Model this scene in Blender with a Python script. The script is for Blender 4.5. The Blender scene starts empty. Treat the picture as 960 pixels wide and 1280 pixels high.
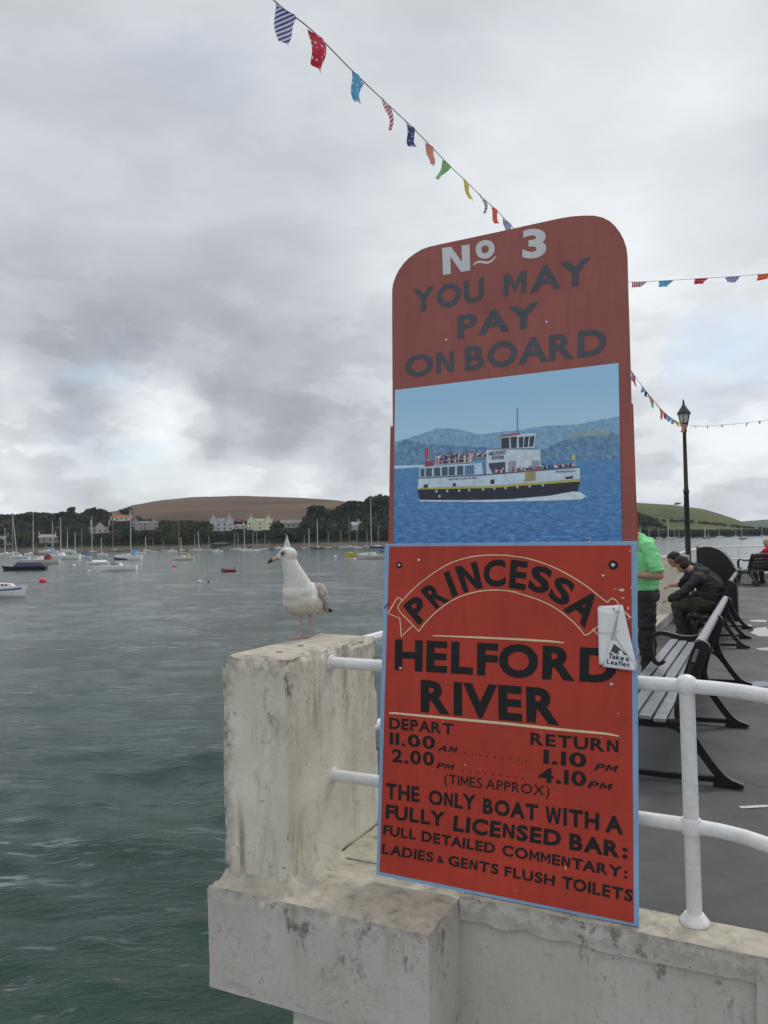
import bpy, bmesh, math, random
import numpy as np
from mathutils import Vector, Matrix, noise as mnoise
random.seed(7); np.random.seed(7)
D = bpy.data
scene = bpy.context.scene
col = scene.collection

# ------------------------------------------------------------------ camera
FOC, PITCH, ROLL, EYE = 964.0, 1.78, -1.1, 1.58
cd = D.cameras.new('camera'); cam = D.objects.new('camera', cd); col.objects.link(cam)
cd.sensor_fit = 'VERTICAL'; cd.sensor_height = 36.0; cd.lens = 36.0*FOC/1280
cd.clip_start = .05; cd.clip_end = 30000
MC = Matrix.Rotation(math.radians(90+PITCH), 4, 'X') @ Matrix.Rotation(math.radians(ROLL), 4, 'Z')
cam.matrix_world = Matrix.Translation((0, 0, EYE)) @ MC
scene.camera = cam

# ------------------------------------------------------------------ light
SUN_EL, SUN_AZ = 52, 42          # degrees; azimuth measured from +Y towards +X
scene.view_settings.view_transform = 'Standard'; scene.view_settings.look = 'None'
scene.view_settings.exposure = 0.2; scene.view_settings.gamma = 1.0
scene.view_settings.use_curve_mapping = False
sl = D.lights.new('sun', 'SUN'); sl.energy = 1.0; sl.angle = math.radians(14); sl.color = (1, .96, .9)
so = D.objects.new('sun', sl); col.objects.link(so)
sd = Vector((math.sin(math.radians(SUN_AZ))*math.cos(math.radians(SUN_EL)), math.cos(math.radians(SUN_AZ))*math.cos(math.radians(SUN_EL)), math.sin(math.radians(SUN_EL))))
so.rotation_euler = sd.to_track_quat('Z', 'Y').to_euler()

def pix_dir(px, py):
    d = MC.to_3x3() @ Vector(((px-480)/FOC, -(py-640)/FOC, -1)); return d
def at_z(px, py, z):
    d = pix_dir(px, py); return Vector((0, 0, EYE)) + d*((z-EYE)/d.z)
def at_y(px, py, Y):
    d = pix_dir(px, py); return Vector((0, 0, EYE)) + d*(Y/d.y)
def hor(px): return 679.25-.01929*px     # image height of the horizon

# ------------------------------------------------------------------ node helpers
class NT:
    def __init__(s, tree): s.t = tree; s.n = tree.nodes; s.l = tree.links
    def new(s, typ, **kw):
        n = s.n.new(typ)
        for k, v in kw.items():
            if k == 'inp':
                for i, val in v.items():
                    if isinstance(val, bpy.types.NodeSocket): s.l.new(val, n.inputs[i])
                    else: n.inputs[i].default_value = val
            else: setattr(n, k, v)
        return n
    def math(s, op, a, b=None, c=None, clamp=False):
        n = s.new('ShaderNodeMath', operation=op, use_clamp=clamp)
        for i, v in enumerate((a, b, c)):
            if v is None: continue
            if isinstance(v, bpy.types.NodeSocket): s.l.new(v, n.inputs[i])
            else: n.inputs[i].default_value = v
        return n.outputs[0]
    def ramp(s, fac, stops, interp='LINEAR'):
        n = s.new('ShaderNodeValToRGB'); n.color_ramp.interpolation = interp
        e = n.color_ramp.elements
        while len(e) < len(stops): e.new(.5)
        for i, (p, c) in enumerate(stops):
            e[i].position = p
            e[i].color = (c, c, c, 1) if isinstance(c, (int, float)) else tuple(c)+(1,)
        s.l.new(fac, n.inputs[0]); return n.outputs[0]
    def mix(s, fac, a, b, blend='MIX'):
        n = s.new('ShaderNodeMix', data_type='RGBA', blend_type=blend)
        for sock, v in ((n.inputs[0], fac), (n.inputs[6], a), (n.inputs[7], b)):
            if isinstance(v, bpy.types.NodeSocket): s.l.new(v, sock)
            elif isinstance(v, (int, float)): sock.default_value = v
            else: sock.default_value = tuple(v)+(1,)
        return n.outputs[2]
    def noise(s, vec, scale, detail=4, rough=.55, dist=0.0):
        n = s.new('ShaderNodeTexNoise'); s.l.new(vec, n.inputs['Vector'])
        n.inputs['Scale'].default_value = scale; n.inputs['Detail'].default_value = detail
        n.inputs['Roughness'].default_value = rough; n.inputs['Distortion'].default_value = dist
        return n.outputs[0]
    def mapping(s, vec, scale=(1, 1, 1), loc=(0, 0, 0), rot=(0, 0, 0)):
        n = s.new('ShaderNodeMapping'); s.l.new(vec, n.inputs[0])
        n.inputs['Scale'].default_value = scale; n.inputs['Location'].default_value = loc; n.inputs['Rotation'].default_value = rot
        return n.outputs[0]

# ------------------------------------------------------------------ sky
wd = D.worlds.new('World'); scene.world = wd; wd.use_nodes = True
w = NT(wd.node_tree); w.n.clear()
out = w.new('ShaderNodeOutputWorld')
sky = w.new('ShaderNodeTexSky', sky_type='NISHITA', sun_disc=False)
sky.sun_elevation = math.radians(SUN_EL); sky.sun_rotation = math.radians(SUN_AZ)
bg1 = w.new('ShaderNodeBackground'); w.l.new(sky.outputs[0], bg1.inputs[0]); bg1.inputs[1].default_value = .13
tc = w.new('ShaderNodeTexCoord'); dvec = tc.outputs['Generated']
sep = w.new('ShaderNodeSeparateXYZ'); w.l.new(dvec, sep.inputs[0])
zz = w.math('ADD', w.math('MAXIMUM', sep.outputs[2], 0.0), .16)
comb = w.new('ShaderNodeCombineXYZ')
w.l.new(w.math('DIVIDE', sep.outputs[0], zz), comb.inputs[0]); w.l.new(w.math('DIVIDE', sep.outputs[1], zz), comb.inputs[1])
pl = comb.outputs[0]
warp = w.new('ShaderNodeTexNoise'); w.l.new(dvec, warp.inputs['Vector']); warp.inputs['Scale'].default_value = 4.0; warp.inputs['Detail'].default_value = 7
wsub = w.new('ShaderNodeVectorMath', operation='SUBTRACT'); w.l.new(warp.outputs['Color'], wsub.inputs[0]); wsub.inputs[1].default_value = (.5, .5, .5)
wsc = w.new('ShaderNodeVectorMath', operation='SCALE'); w.l.new(wsub.outputs[0], wsc.inputs[0]); wsc.inputs['Scale'].default_value = .15
wadd = w.new('ShaderNodeVectorMath', operation='ADD'); w.l.new(dvec, wadd.inputs[0]); w.l.new(wsc.outputs[0], wadd.inputs[1])
wnrm = w.new('ShaderNodeVectorMath', operation='NORMALIZE'); w.l.new(wadd.outputs[0], wnrm.inputs[0])
n1 = w.noise(w.mapping(pl, loc=(1.7, 0, 0)), .42, 6, .5)
n2 = w.noise(w.mapping(pl, loc=(7.3, 2.1, 0)), 1.5, 9, .58)
n3 = w.ramp(w.noise(w.mapping(dvec, scale=(1, 1, 2.2), loc=(3.1, 0, 0)), 6.5, 10, .56), [(.34, .34), (.48, .45), (.54, .56), (.66, .66)], 'EASE')
dens = w.math('ADD', w.math('MULTIPLY', w.math('SUBTRACT', n1, .5), .42), w.math('MULTIPLY', w.math('SUBTRACT', n2, .5), .16))
lowm = w.new('ShaderNodeMapRange'); w.l.new(sep.outputs[2], lowm.inputs[0])
lowm.inputs[1].default_value = .10; lowm.inputs[2].default_value = .34; lowm.inputs[3].default_value = 1.15; lowm.inputs[4].default_value = .22
dens = w.math('ADD', dens, w.math('MULTIPLY', w.math('SUBTRACT', n3, .5), lowm.outputs[0]))
# large cloud masses and openings: brightness offset about a direction
puff = w.ramp(w.noise(w.mapping(dvec, scale=(1, 1, 1.8), loc=(.7, 4.4, 2)), 8.0, 9, .55), [(.38, .35), (.50, .9), (.62, 1.3)])
def blob(px, py, rdeg, amp, src=wnrm.outputs[0]):
    global dens
    d = pix_dir(px, py).normalized()
    dp = w.new('ShaderNodeVectorMath', operation='DOT_PRODUCT'); w.l.new(src, dp.inputs[0]); dp.inputs[1].default_value = d
    mr = w.new('ShaderNodeMapRange', interpolation_type='SMOOTHERSTEP'); w.l.new(dp.outputs['Value'], mr.inputs[0])
    mr.inputs[1].default_value = math.cos(math.radians(rdeg)); mr.inputs[2].default_value = 1.0
    mr.inputs[3].default_value = 0; mr.inputs[4].default_value = amp
    dens = w.math('ADD', dens, w.math('MULTIPLY', mr.outputs[0], puff) if amp > .08 and rdeg < 10 else mr.outputs[0])
for b in [(80, 330, 26, -.11), (70, 420, 10, -.095), (200, 430, 10, -.08), (340, 440, 11, -.08), (450, 480, 9, -.06), (20, 470, 6, -.04),
          (205, 508, 5, .20), (150, 530, 5, .05), (20, 530, 5, .12), (320, 590, 8, .11), (60, 625, 7, .12), (230, 565, 4, -.04), (110, 580, 4, -.08), (400, 545, 5, -.06),
          (760, 190, 14, .11), (620, 100, 16, -.05), (890, 380, 12, .04), (930, 240, 8, -.08), (880, 560, 10, .05), (430, 620, 6, .12), (560, 260, 9, .04)]:
    blob(*b)
lum = w.math('ADD', .70, dens)
ccol = w.ramp(lum, [(0.0, (.20, .21, .235)), (.30, (.285, .295, .33)), (.50, (.44, .465, .50)), (.68, (.60, .63, .67)), (.82, (.74, .765, .79)), (1.0, (.90, .915, .93))])
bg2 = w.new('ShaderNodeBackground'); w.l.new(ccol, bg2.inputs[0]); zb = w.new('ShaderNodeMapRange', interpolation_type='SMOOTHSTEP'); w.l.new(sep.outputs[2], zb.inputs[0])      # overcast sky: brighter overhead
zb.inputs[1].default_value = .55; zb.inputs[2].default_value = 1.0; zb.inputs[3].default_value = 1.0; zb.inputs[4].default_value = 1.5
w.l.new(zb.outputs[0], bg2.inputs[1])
# gaps where thin cloud lets the blue through
g1 = w.noise(w.mapping(dvec, scale=(1, 1, 2.6), loc=(5.7, 1.3, .4)), 3.2, 6, .55, .4)
gsum = g1
for (px, py, r, a) in [(135, 525, 6, .20), (925, 500, 8, .22), (880, 80, 5, .10)]:
    d = pix_dir(px, py).normalized()
    dp = w.new('ShaderNodeVectorMath', operation='DOT_PRODUCT'); w.l.new(wnrm.outputs[0], dp.inputs[0]); dp.inputs[1].default_value = d
    mr = w.new('ShaderNodeMapRange', interpolation_type='SMOOTHERSTEP'); w.l.new(dp.outputs['Value'], mr.inputs[0])
    mr.inputs[1].default_value = math.cos(math.radians(r)); mr.inputs[2].default_value = 1.0; mr.inputs[4].default_value = a
    gsum = w.math('ADD', gsum, mr.outputs[0])
cover = w.ramp(gsum, [(.60, 1.0), (.80, .62)])
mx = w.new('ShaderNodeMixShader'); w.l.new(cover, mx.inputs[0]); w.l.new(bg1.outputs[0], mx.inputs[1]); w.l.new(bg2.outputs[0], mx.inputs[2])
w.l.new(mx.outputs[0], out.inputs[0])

# ------------------------------------------------------------------ materials
MATS = {}
def base_mat(name):
    m = D.materials.new(name); m.use_nodes = True
    t = NT(m.node_tree); b = t.n['Principled BSDF']; MATS[name] = m
    return m, t, b
def mat(name, c, rough=.6, metal=0, var=.12, vscale=8.0, bump=0.0, bscale=60.0, spec=.5, coords='Object'):
    if name in MATS: return MATS[name]
    m, t, b = base_mat(name)
    tcn = t.new('ShaderNodeTexCoord'); v = tcn.outputs[coords]
    n = t.noise(v, vscale, 5, .6)
    lo = tuple(max(0, x*(1-var*1.6)) for x in c); hi = tuple(min(1, x*(1+var)) for x in c)
    t.l.new(t.ramp(n, [(.3, lo), (.7, hi)]), b.inputs['Base Color'])
    b.inputs['Roughness'].default_value = rough; b.inputs['Metallic'].default_value = metal
    b.inputs['Specular IOR Level'].default_value = spec
    if bump:
        bn = t.new('ShaderNodeBump'); bn.inputs['Strength'].default_value = bump; bn.inputs['Distance'].default_value = .01
        t.l.new(t.noise(v, bscale, 5, .6), bn.inputs['Height']); t.l.new(bn.outputs[0], b.inputs['Normal'])
    return m

def concrete_mat(name, c0, c1, stain=.5, top_z=None, tan=(.37, .335, .265)):
    m, t, b = base_mat(name)
    pos = t.new('ShaderNodeNewGeometry'); P = pos.outputs['Position']; Nn = pos.outputs['Normal']
    base = t.ramp(t.noise(P, 3.2, 6, .6), [(.3, c0), (.72, c1)])
    fine = t.noise(P, 90, 4, .7)
    base = t.mix(t.ramp(fine, [(.42, .0), (.7, .22)]), base, tuple(x*.7 for x in c0))
    # vertical run-off streaks
    st = t.noise(t.mapping(P, scale=(1, 1, .10)), 17, 6, .65, .3)
    big = t.noise(P, 2.1, 4, .6)
    sm = t.math('MULTIPLY', t.ramp(st, [(.50, 0.0), (.72, 1.0)]), t.ramp(big, [(.42, 0.0), (.62, 1.0)]))
    base = t.mix(t.math('MULTIPLY', sm, .40*stain*2), base, (.20, .185, .13))
    # black lichen patches, most of them near the top edge
    pt = t.noise(t.mapping(P, scale=(1, 1, .6)), 15, 10, .78, .1)
    pm = t.math('MULTIPLY', t.ramp(pt, [(.53, 0.0), (.62, 1.0)]), t.ramp(t.noise(P, 4.5, 4, .6), [(.46, .05), (.58, 1.0)]))
    if top_z is not None:
        sz = t.new('ShaderNodeSeparateXYZ'); t.l.new(P, sz.inputs[0])
        mr = t.new('ShaderNodeMapRange'); t.l.new(sz.outputs[2], mr.inputs[0])
        mr.inputs[1].default_value = top_z-.32; mr.inputs[2].default_value = top_z-.02
        mr.inputs[3].default_value = .26 if stain > .8 else .07; mr.inputs[4].default_value = 2.2
        pm = t.math('MULTIPLY', pm, mr.outputs[0])
        # dirt collected along the top arris
        mr2 = t.new('ShaderNodeMapRange'); t.l.new(sz.outputs[2], mr2.inputs[0])
        mr2.inputs[1].default_value = top_z-.11; mr2.inputs[2].default_value = top_z-.005; mr2.inputs[4].default_value = .75
        edge = t.math('MULTIPLY', mr2.outputs[0], t.ramp(t.noise(P, 22, 6, .7), [(.42, 0.0), (.6, 1.0)]))
        pm = t.math('MAXIMUM', pm, edge, clamp=True)
    base = t.mix(t.math('MULTIPLY', pm, .85*min(1, stain*1.6), clamp=True), base, (.062, .060, .045))
    fk = t.math('MULTIPLY', t.ramp(t.noise(P, 42, 8, .7, .2), [(.57, 0.0), (.60, 1.0)]), t.ramp(t.noise(P, 5.5, 5, .6), [(.48, 0.0), (.58, .7)]))
    base = t.mix(fk, base, (.30, .27, .215))
    hl = t.new('ShaderNodeTexVoronoi'); t.l.new(P, hl.inputs['Vector']); hl.inputs['Scale'].default_value = 14
    base = t.mix(t.math('MULTIPLY', t.ramp(hl.outputs['Distance'], [(.035, 1.0), (.06, 0.0)]), t.ramp(big, [(.45, 0.0), (.55, .8)])), base, (.09, .08, .065))
    if stain > .8:                       # lichen grown along the seaward arris
        so_ = t.new('ShaderNodeSeparateXYZ'); t.l.new(t.new('ShaderNodeTexCoord').outputs['Object'], so_.inputs[0])
        ar = t.new('ShaderNodeMapRange'); t.l.new(t.math('ADD', so_.outputs[0], t.math('MULTIPLY', t.math('SUBTRACT', t.noise(P, 9, 6, .7), .5), .16)), ar.inputs[0])
        ar.inputs[1].default_value = -.335; ar.inputs[2].default_value = -.27; ar.inputs[3].default_value = .85; ar.inputs[4].default_value = 0
        base = t.mix(t.math('MULTIPLY', ar.outputs[0], t.ramp(t.noise(P, 30, 6, .7), [(.38, .15), (.6, 1.0)])), base, (.10, .095, .07))
    # weathered bare top
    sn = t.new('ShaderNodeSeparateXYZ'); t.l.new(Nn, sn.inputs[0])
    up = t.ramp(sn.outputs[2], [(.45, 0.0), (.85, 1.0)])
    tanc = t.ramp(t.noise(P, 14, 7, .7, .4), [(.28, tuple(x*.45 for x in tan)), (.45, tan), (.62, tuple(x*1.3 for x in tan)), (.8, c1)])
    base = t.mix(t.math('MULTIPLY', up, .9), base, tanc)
    t.l.new(base, b.inputs['Base Color']); b.inputs['Roughness'].default_value = .85
    bn = t.new('ShaderNodeBump'); bn.inputs['Strength'].default_value = .5; bn.inputs['Distance'].default_value = .004
    t.l.new(t.math('ADD', t.noise(P, 60, 6, .7), t.math('MULTIPLY', t.noise(P, 9, 4, .6), 2.0)), bn.inputs['Height']); t.l.new(bn.outputs[0], b.inputs['Normal'])
    return m
M_pillar = concrete_mat('weathered_white_concrete', (.60, .55, .45), (.76, .72, .615), 1.0, 1.075)
M_wall = concrete_mat('painted_sea_wall', (.45, .42, .38), (.56, .53, .485), .5, .15)
M_white = mat('white_rail_paint', (.74, .73, .72), .32, var=.05, vscale=30, bump=.12, bscale=45)
m_, t_n = M_white, NT(M_white.node_tree); Pw = t_n.new('ShaderNodeNewGeometry').outputs['Position']; bsw = t_n.n['Principled BSDF']
lk = bsw.inputs['Base Color'].links[0].from_socket
sp_ = t_n.math('MULTIPLY', t_n.ramp(t_n.noise(Pw, 75, 5, .7), [(.63, 0.0), (.66, .8)]), t_n.ramp(t_n.noise(Pw, 6, 3, .6), [(.50, 0.0), (.60, 1.0)]))
dr = t_n.math('MULTIPLY', t_n.ramp(t_n.noise(Pw, 13, 6, .7), [(.50, 0.0), (.72, .40)]), 1.0)
t_n.l.new(t_n.mix(sp_, t_n.mix(dr, lk, (.50, .47, .41)), (.17, .085, .045)), bsw.inputs['Base Color'])
M_black = mat('black_iron_paint', (.012, .012, .014), .32, var=.3, vscale=20, bump=.15, bscale=60)

# ------------------------------------------------------------------ mesh helpers
class MB:
    def __init__(s): s.v = []; s.f = []; s.m = []; s.uv = None
    def add(s, vs, fs, mi=0):
        o = len(s.v); s.v += [tuple(v) for v in vs]; s.f += [tuple(i+o for i in f) for f in fs]; s.m += [mi]*len(fs)
    def box(s, x0, y0, z0, x1, y1, z1, mi=0, xf=None):
        vs = [(x0, y0, z0), (x1, y0, z0), (x1, y1, z0), (x0, y1, z0), (x0, y0, z1), (x1, y0, z1), (x1, y1, z1), (x0, y1, z1)]
        if xf: vs = [xf(*v) for v in vs]
        s.add(vs, [(3, 2, 1, 0), (4, 5, 6, 7), (0, 1, 5, 4), (1, 2, 6, 5), (2, 3, 7, 6), (3, 0, 4, 7)], mi)
    def tube(s, pts, r, n=10, mi=0, caps=True):
        pts = [Vector(p) for p in pts]; rs = r if isinstance(r, (list, tuple)) else [r]*len(pts)
        T = [(pts[min(i+1, len(pts)-1)]-pts[max(i-1, 0)]).normalized() for i in range(len(pts))]
        a = Vector((0, 0, 1)) if abs(T[0].z) < .9 else Vector((1, 0, 0))
        u = T[0].cross(a).normalized(); vs = []
        for p, t, rr in zip(pts, T, rs):
            u = (u - t*u.dot(t)).normalized(); q = t.cross(u)
            vs += [p + (u*math.cos(2*math.pi*k/n)+q*math.sin(2*math.pi*k/n))*rr for k in range(n)]
        fs = []
        for i in range(len(pts)-1):
            for k in range(n):
                k2 = (k+1) % n; fs.append((i*n+k, i*n+k2, (i+1)*n+k2, (i+1)*n+k))
        if caps: fs.append(tuple(range(n-1, -1, -1))); fs.append(tuple((len(pts)-1)*n+k for k in range(n)))
        s.add(vs, fs, mi)
    def lathe(s, prof, c=(0, 0, 0), n=16, mi=0):
        c = Vector(c); vs = []; fs = []
        for r, z in prof:
            vs += [c + Vector((r*math.cos(2*math.pi*k/n), r*math.sin(2*math.pi*k/n), z)) for k in range(n)]
        for i in range(len(prof)-1):
            for k in range(n): fs.append((i*n+k, i*n+(k+1) % n, (i+1)*n+(k+1) % n, (i+1)*n+k))
        fs.append(tuple(range(n-1, -1, -1))); fs.append(tuple((len(prof)-1)*n+k for k in range(n)))
        s.add(vs, fs, mi)
    def prism(s, outline, f0, f1, mi=0):
        """outline: 2-D points; f0/f1 turn one into the front / back 3-D point"""
        n = len(outline); s.add([f0(*p) for p in outline]+[f1(*p) for p in outline],
            [tuple(range(n))]+[tuple(range(2*n-1, n-1, -1))]+[(i, n+i, n+(i+1) % n, (i+1) % n) for i in range(n)], mi)
    def sphere(s, c, r, mi=0, seg=12, ring=8):
        rr = (r, r, r) if isinstance(r, (int, float)) else r; vs = []; fs = []
        for i in range(ring+1):
            a = math.pi*i/ring
            for k in range(seg):
                b = 2*math.pi*k/seg; vs.append((c[0]+rr[0]*math.sin(a)*math.cos(b), c[1]+rr[1]*math.sin(a)*math.sin(b), c[2]+rr[2]*math.cos(a)))
        for i in range(ring):
            for k in range(seg): fs.append((i*seg+k, (i+1)*seg+k, (i+1)*seg+(k+1) % seg, i*seg+(k+1) % seg))
        s.add(vs, fs, mi)
    def build(s, name, mats, parent=None, smooth=False, loc=None, label=None, kind=None, fix=True, bevel=0):
        me = D.meshes.new(name); me.from_pydata(s.v, [], s.f)
        mats = mats if isinstance(mats, (list, tuple)) else [mats]
        for mm in mats: me.materials.append(mm)
        if len(mats) > 1: me.polygons.foreach_set('material_index', s.m)
        if fix:
            bm = bmesh.new(); bm.from_mesh(me); bmesh.ops.recalc_face_normals(bm, faces=bm.faces); bm.to_mesh(me); bm.free()
        if smooth:
            me.polygons.foreach_set('use_smooth', [True]*len(me.polygons))
            try: me.set_sharp_from_angle(angle=math.radians(42))
            except Exception: pass
        if s.uv: 
            uvl = me.uv_layers.new(name='UVMap')
            for lp in me.loops: uvl.data[lp.index].uv = s.uv[lp.vertex_index]
        o = D.objects.new(name, me); col.objects.link(o)
        if parent: o.parent = parent
        if loc: o.location = loc
        if label: o['label'] = label
        if kind: o['kind'] = kind
        if bevel:
            bv = o.modifiers.new('bevel', 'BEVEL'); bv.width = bevel; bv.segments = 2; bv.limit_method = 'ANGLE'
        return o
def tag(o, label, cat, group=None):
    o['label'] = label; o['category'] = cat
    if group: o['group'] = group
    return o
def thing(name, label, cat, loc=(0, 0, 0), rz=0, group=None):
    o = D.objects.new(name, None); col.objects.link(o); o.location = loc; o.rotation_euler = (0, 0, rz); o.empty_display_size = .1
    return tag(o, label, cat, group)
def bake(o):
    """apply modifiers of a mesh object"""
    bpy.context.view_layer.update()
    dg = bpy.context.evaluated_depsgraph_get()
    me = D.meshes.new_from_object(o.evaluated_get(dg)); o.modifiers.clear(); old = o.data; o.data = me; me.name = old.name
    return o
def copy_tree(o, parent=None):
    c = o.copy(); col.objects.link(c)
    if parent: c.parent = parent
    for ch in list(o.children): copy_tree(ch, c)
    return c
def blobs(name, parts, m, parent=None, voxel=.01, smooth=4, loc=None, folds=0.0):
    """one continuous surface out of tapered limbs (p0,p1,r0,r1) and ellipsoids ('e',c,(rx,ry,rz),rot)"""
    b = MB()
    for p in parts:
        if p[0] == 'e':
            c, r = Vector(p[1]), p[2]; R = p[3] if len(p) > 3 else Matrix.Identity(3)
            k = MB(); k.sphere((0, 0, 0), r, seg=18, ring=12); b.add([c+R@Vector(v) for v in k.v], k.f)
        else:
            p0, p1, r0, r1 = Vector(p[0]), Vector(p[1]), p[2], p[3]; L = max((p1-p0).length, 1e-4); n = max(2, int(L/(.7*min(r0, r1)))+1)
            ax = [p0.lerp(p1, i/n) for i in range(n+1)]; rr = [r0+(r1-r0)*i/n for i in range(n+1)]
            t = (p1-p0).normalized()
            pts = [p0-t*r0*.92, p0-t*r0*.6]+ax+[p1+t*r1*.6, p1+t*r1*.92]; rs = [r0*.35, r0*.8]+rr+[r1*.8, r1*.35]
            b.tube(pts, rs, 14)
    o = b.build(name, m, parent, loc=loc)
    rm = o.modifiers.new('r', 'REMESH'); rm.mode = 'VOXEL'; rm.voxel_size = voxel
    if smooth: sm = o.modifiers.new('s', 'SMOOTH'); sm.iterations = smooth; sm.factor = .6
    bake(o)
    if folds:
        ns = [v.normal.copy() for v in o.data.vertices]
        for v, n_ in zip(o.data.vertices, ns):
            p = v.co; a = mnoise.fractal(Vector((p.x*9, p.y*9, p.z*16)), .9, 2.0, 3); rdg = 1-abs(mnoise.noise(Vector((p.x*7+4, p.y*7, p.z*13))))*2.2
            v.co = p+n_*folds*(a*.6+max(0, rdg)*.7-.2)
    o.data.polygons.foreach_set('use_smooth', [True]*len(o.data.polygons))
    if not o.data.materials: o.data.materials.append(m)
    return o

# pier frame: u runs along the near edge (to the right), v runs out along the pier
TH = math.radians(26.3)
U = Vector((math.cos(TH), -math.sin(TH), 0)); N = Vector((math.sin(TH), math.cos(TH), 0)); O = Vector((-.417, 3.212, 0))
def W(u, v, z): return O+U*u+N*v+Vector((0, 0, z))
PIER_RZ = -TH
def in_pier(o): o.location = O; o.rotation_euler = (0, 0, PIER_RZ); return o      # objects built in u,v,z

def rough_box(name, u0, u1, v0, v1, z0, z1, m, step=.022, amp=.0035, chips=.012, parent=None, cells=None, bev=.012, seed=0):
    """box in pier coordinates with worn, slightly irregular faces and chipped arrises"""
    bm = bmesh.new()
    nu, nv, nz = [max(1, int(round((b-a)/step))) for a, b in ((u0, u1), (v0, v1), (z0, z1))]
    nu, nv, nz = min(nu, 70), min(nv, 70), min(nz, 70)
    vd = {}
    def vert(i, j, k):
        if (i, j, k) not in vd: vd[(i, j, k)] = bm.verts.new((u0+(u1-u0)*i/nu, v0+(v1-v0)*j/nv, z0+(z1-z0)*k/nz))
        return vd[(i, j, k)]
    for i in range(nu):
        for j in range(nv):
            bm.faces.new([vert(i, j, 0), vert(i, j+1, 0), vert(i+1, j+1, 0), vert(i+1, j, 0)])
            bm.faces.new([vert(i, j, nz), vert(i+1, j, nz), vert(i+1, j+1, nz), vert(i, j+1, nz)])
    for i in range(nu):
        for k in range(nz):
            bm.faces.new([vert(i, 0, k), vert(i+1, 0, k), vert(i+1, 0, k+1), vert(i, 0, k+1)])
            bm.faces.new([vert(i, nv, k), vert(i, nv, k+1), vert(i+1, nv, k+1), vert(i+1, nv, k)])
    for j in range(nv):
        for k in range(nz):
            bm.faces.new([vert(0, j, k), vert(0, j, k+1), vert(0, j+1, k+1), vert(0, j+1, k)])
            bm.faces.new([vert(nu, j, k), vert(nu, j+1, k), vert(nu, j+1, k+1), vert(nu, j, k+1)])
    for (i, j, k), v in vd.items():
        p = v.co.copy(); q = p*3.1+Vector((seed*7.7, 0, 0))
        e = [(p.x-u0, u1-p.x), (p.y-v0, v1-p.y), (p.z-z0, z1-p.z)]
        near = sorted(min(a, b) for a, b in e)
        edge = max(0, 1-near[1]/(step*1.4))                       # 1 on an arris
        dirs = Vector(((1 if e[0][0] < 1e-5 else -1 if e[0][1] < 1e-5 else 0), (1 if e[1][0] < 1e-5 else -1 if e[1][1] < 1e-5 else 0), (1 if e[2][0] < 1e-5 else -1 if e[2][1] < 1e-5 else 0)))
        n = mnoise.fractal(q, 1.0, 2.0, 4)
        d = amp*n
        if edge > 0:
            c = max(0, mnoise.fractal(p*5+Vector((seed*3.3, 5, 0)), .8, 2.2, 4)-.16)
            d += bev*.35+chips*2.2*c
        v.co = p+dirs*d
    me = D.meshes.new(name); bm.to_mesh(me); bm.free(); me.materials.append(m)
    me.polygons.foreach_set('use_smooth', [True]*len(me.polygons))
    try: me.set_sharp_from_angle(angle=math.radians(50))
    except Exception: pass
    o = D.objects.new(name, me); col.objects.link(o)
    if parent: o.parent = parent
    else: in_pier(o)
    return o

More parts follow.
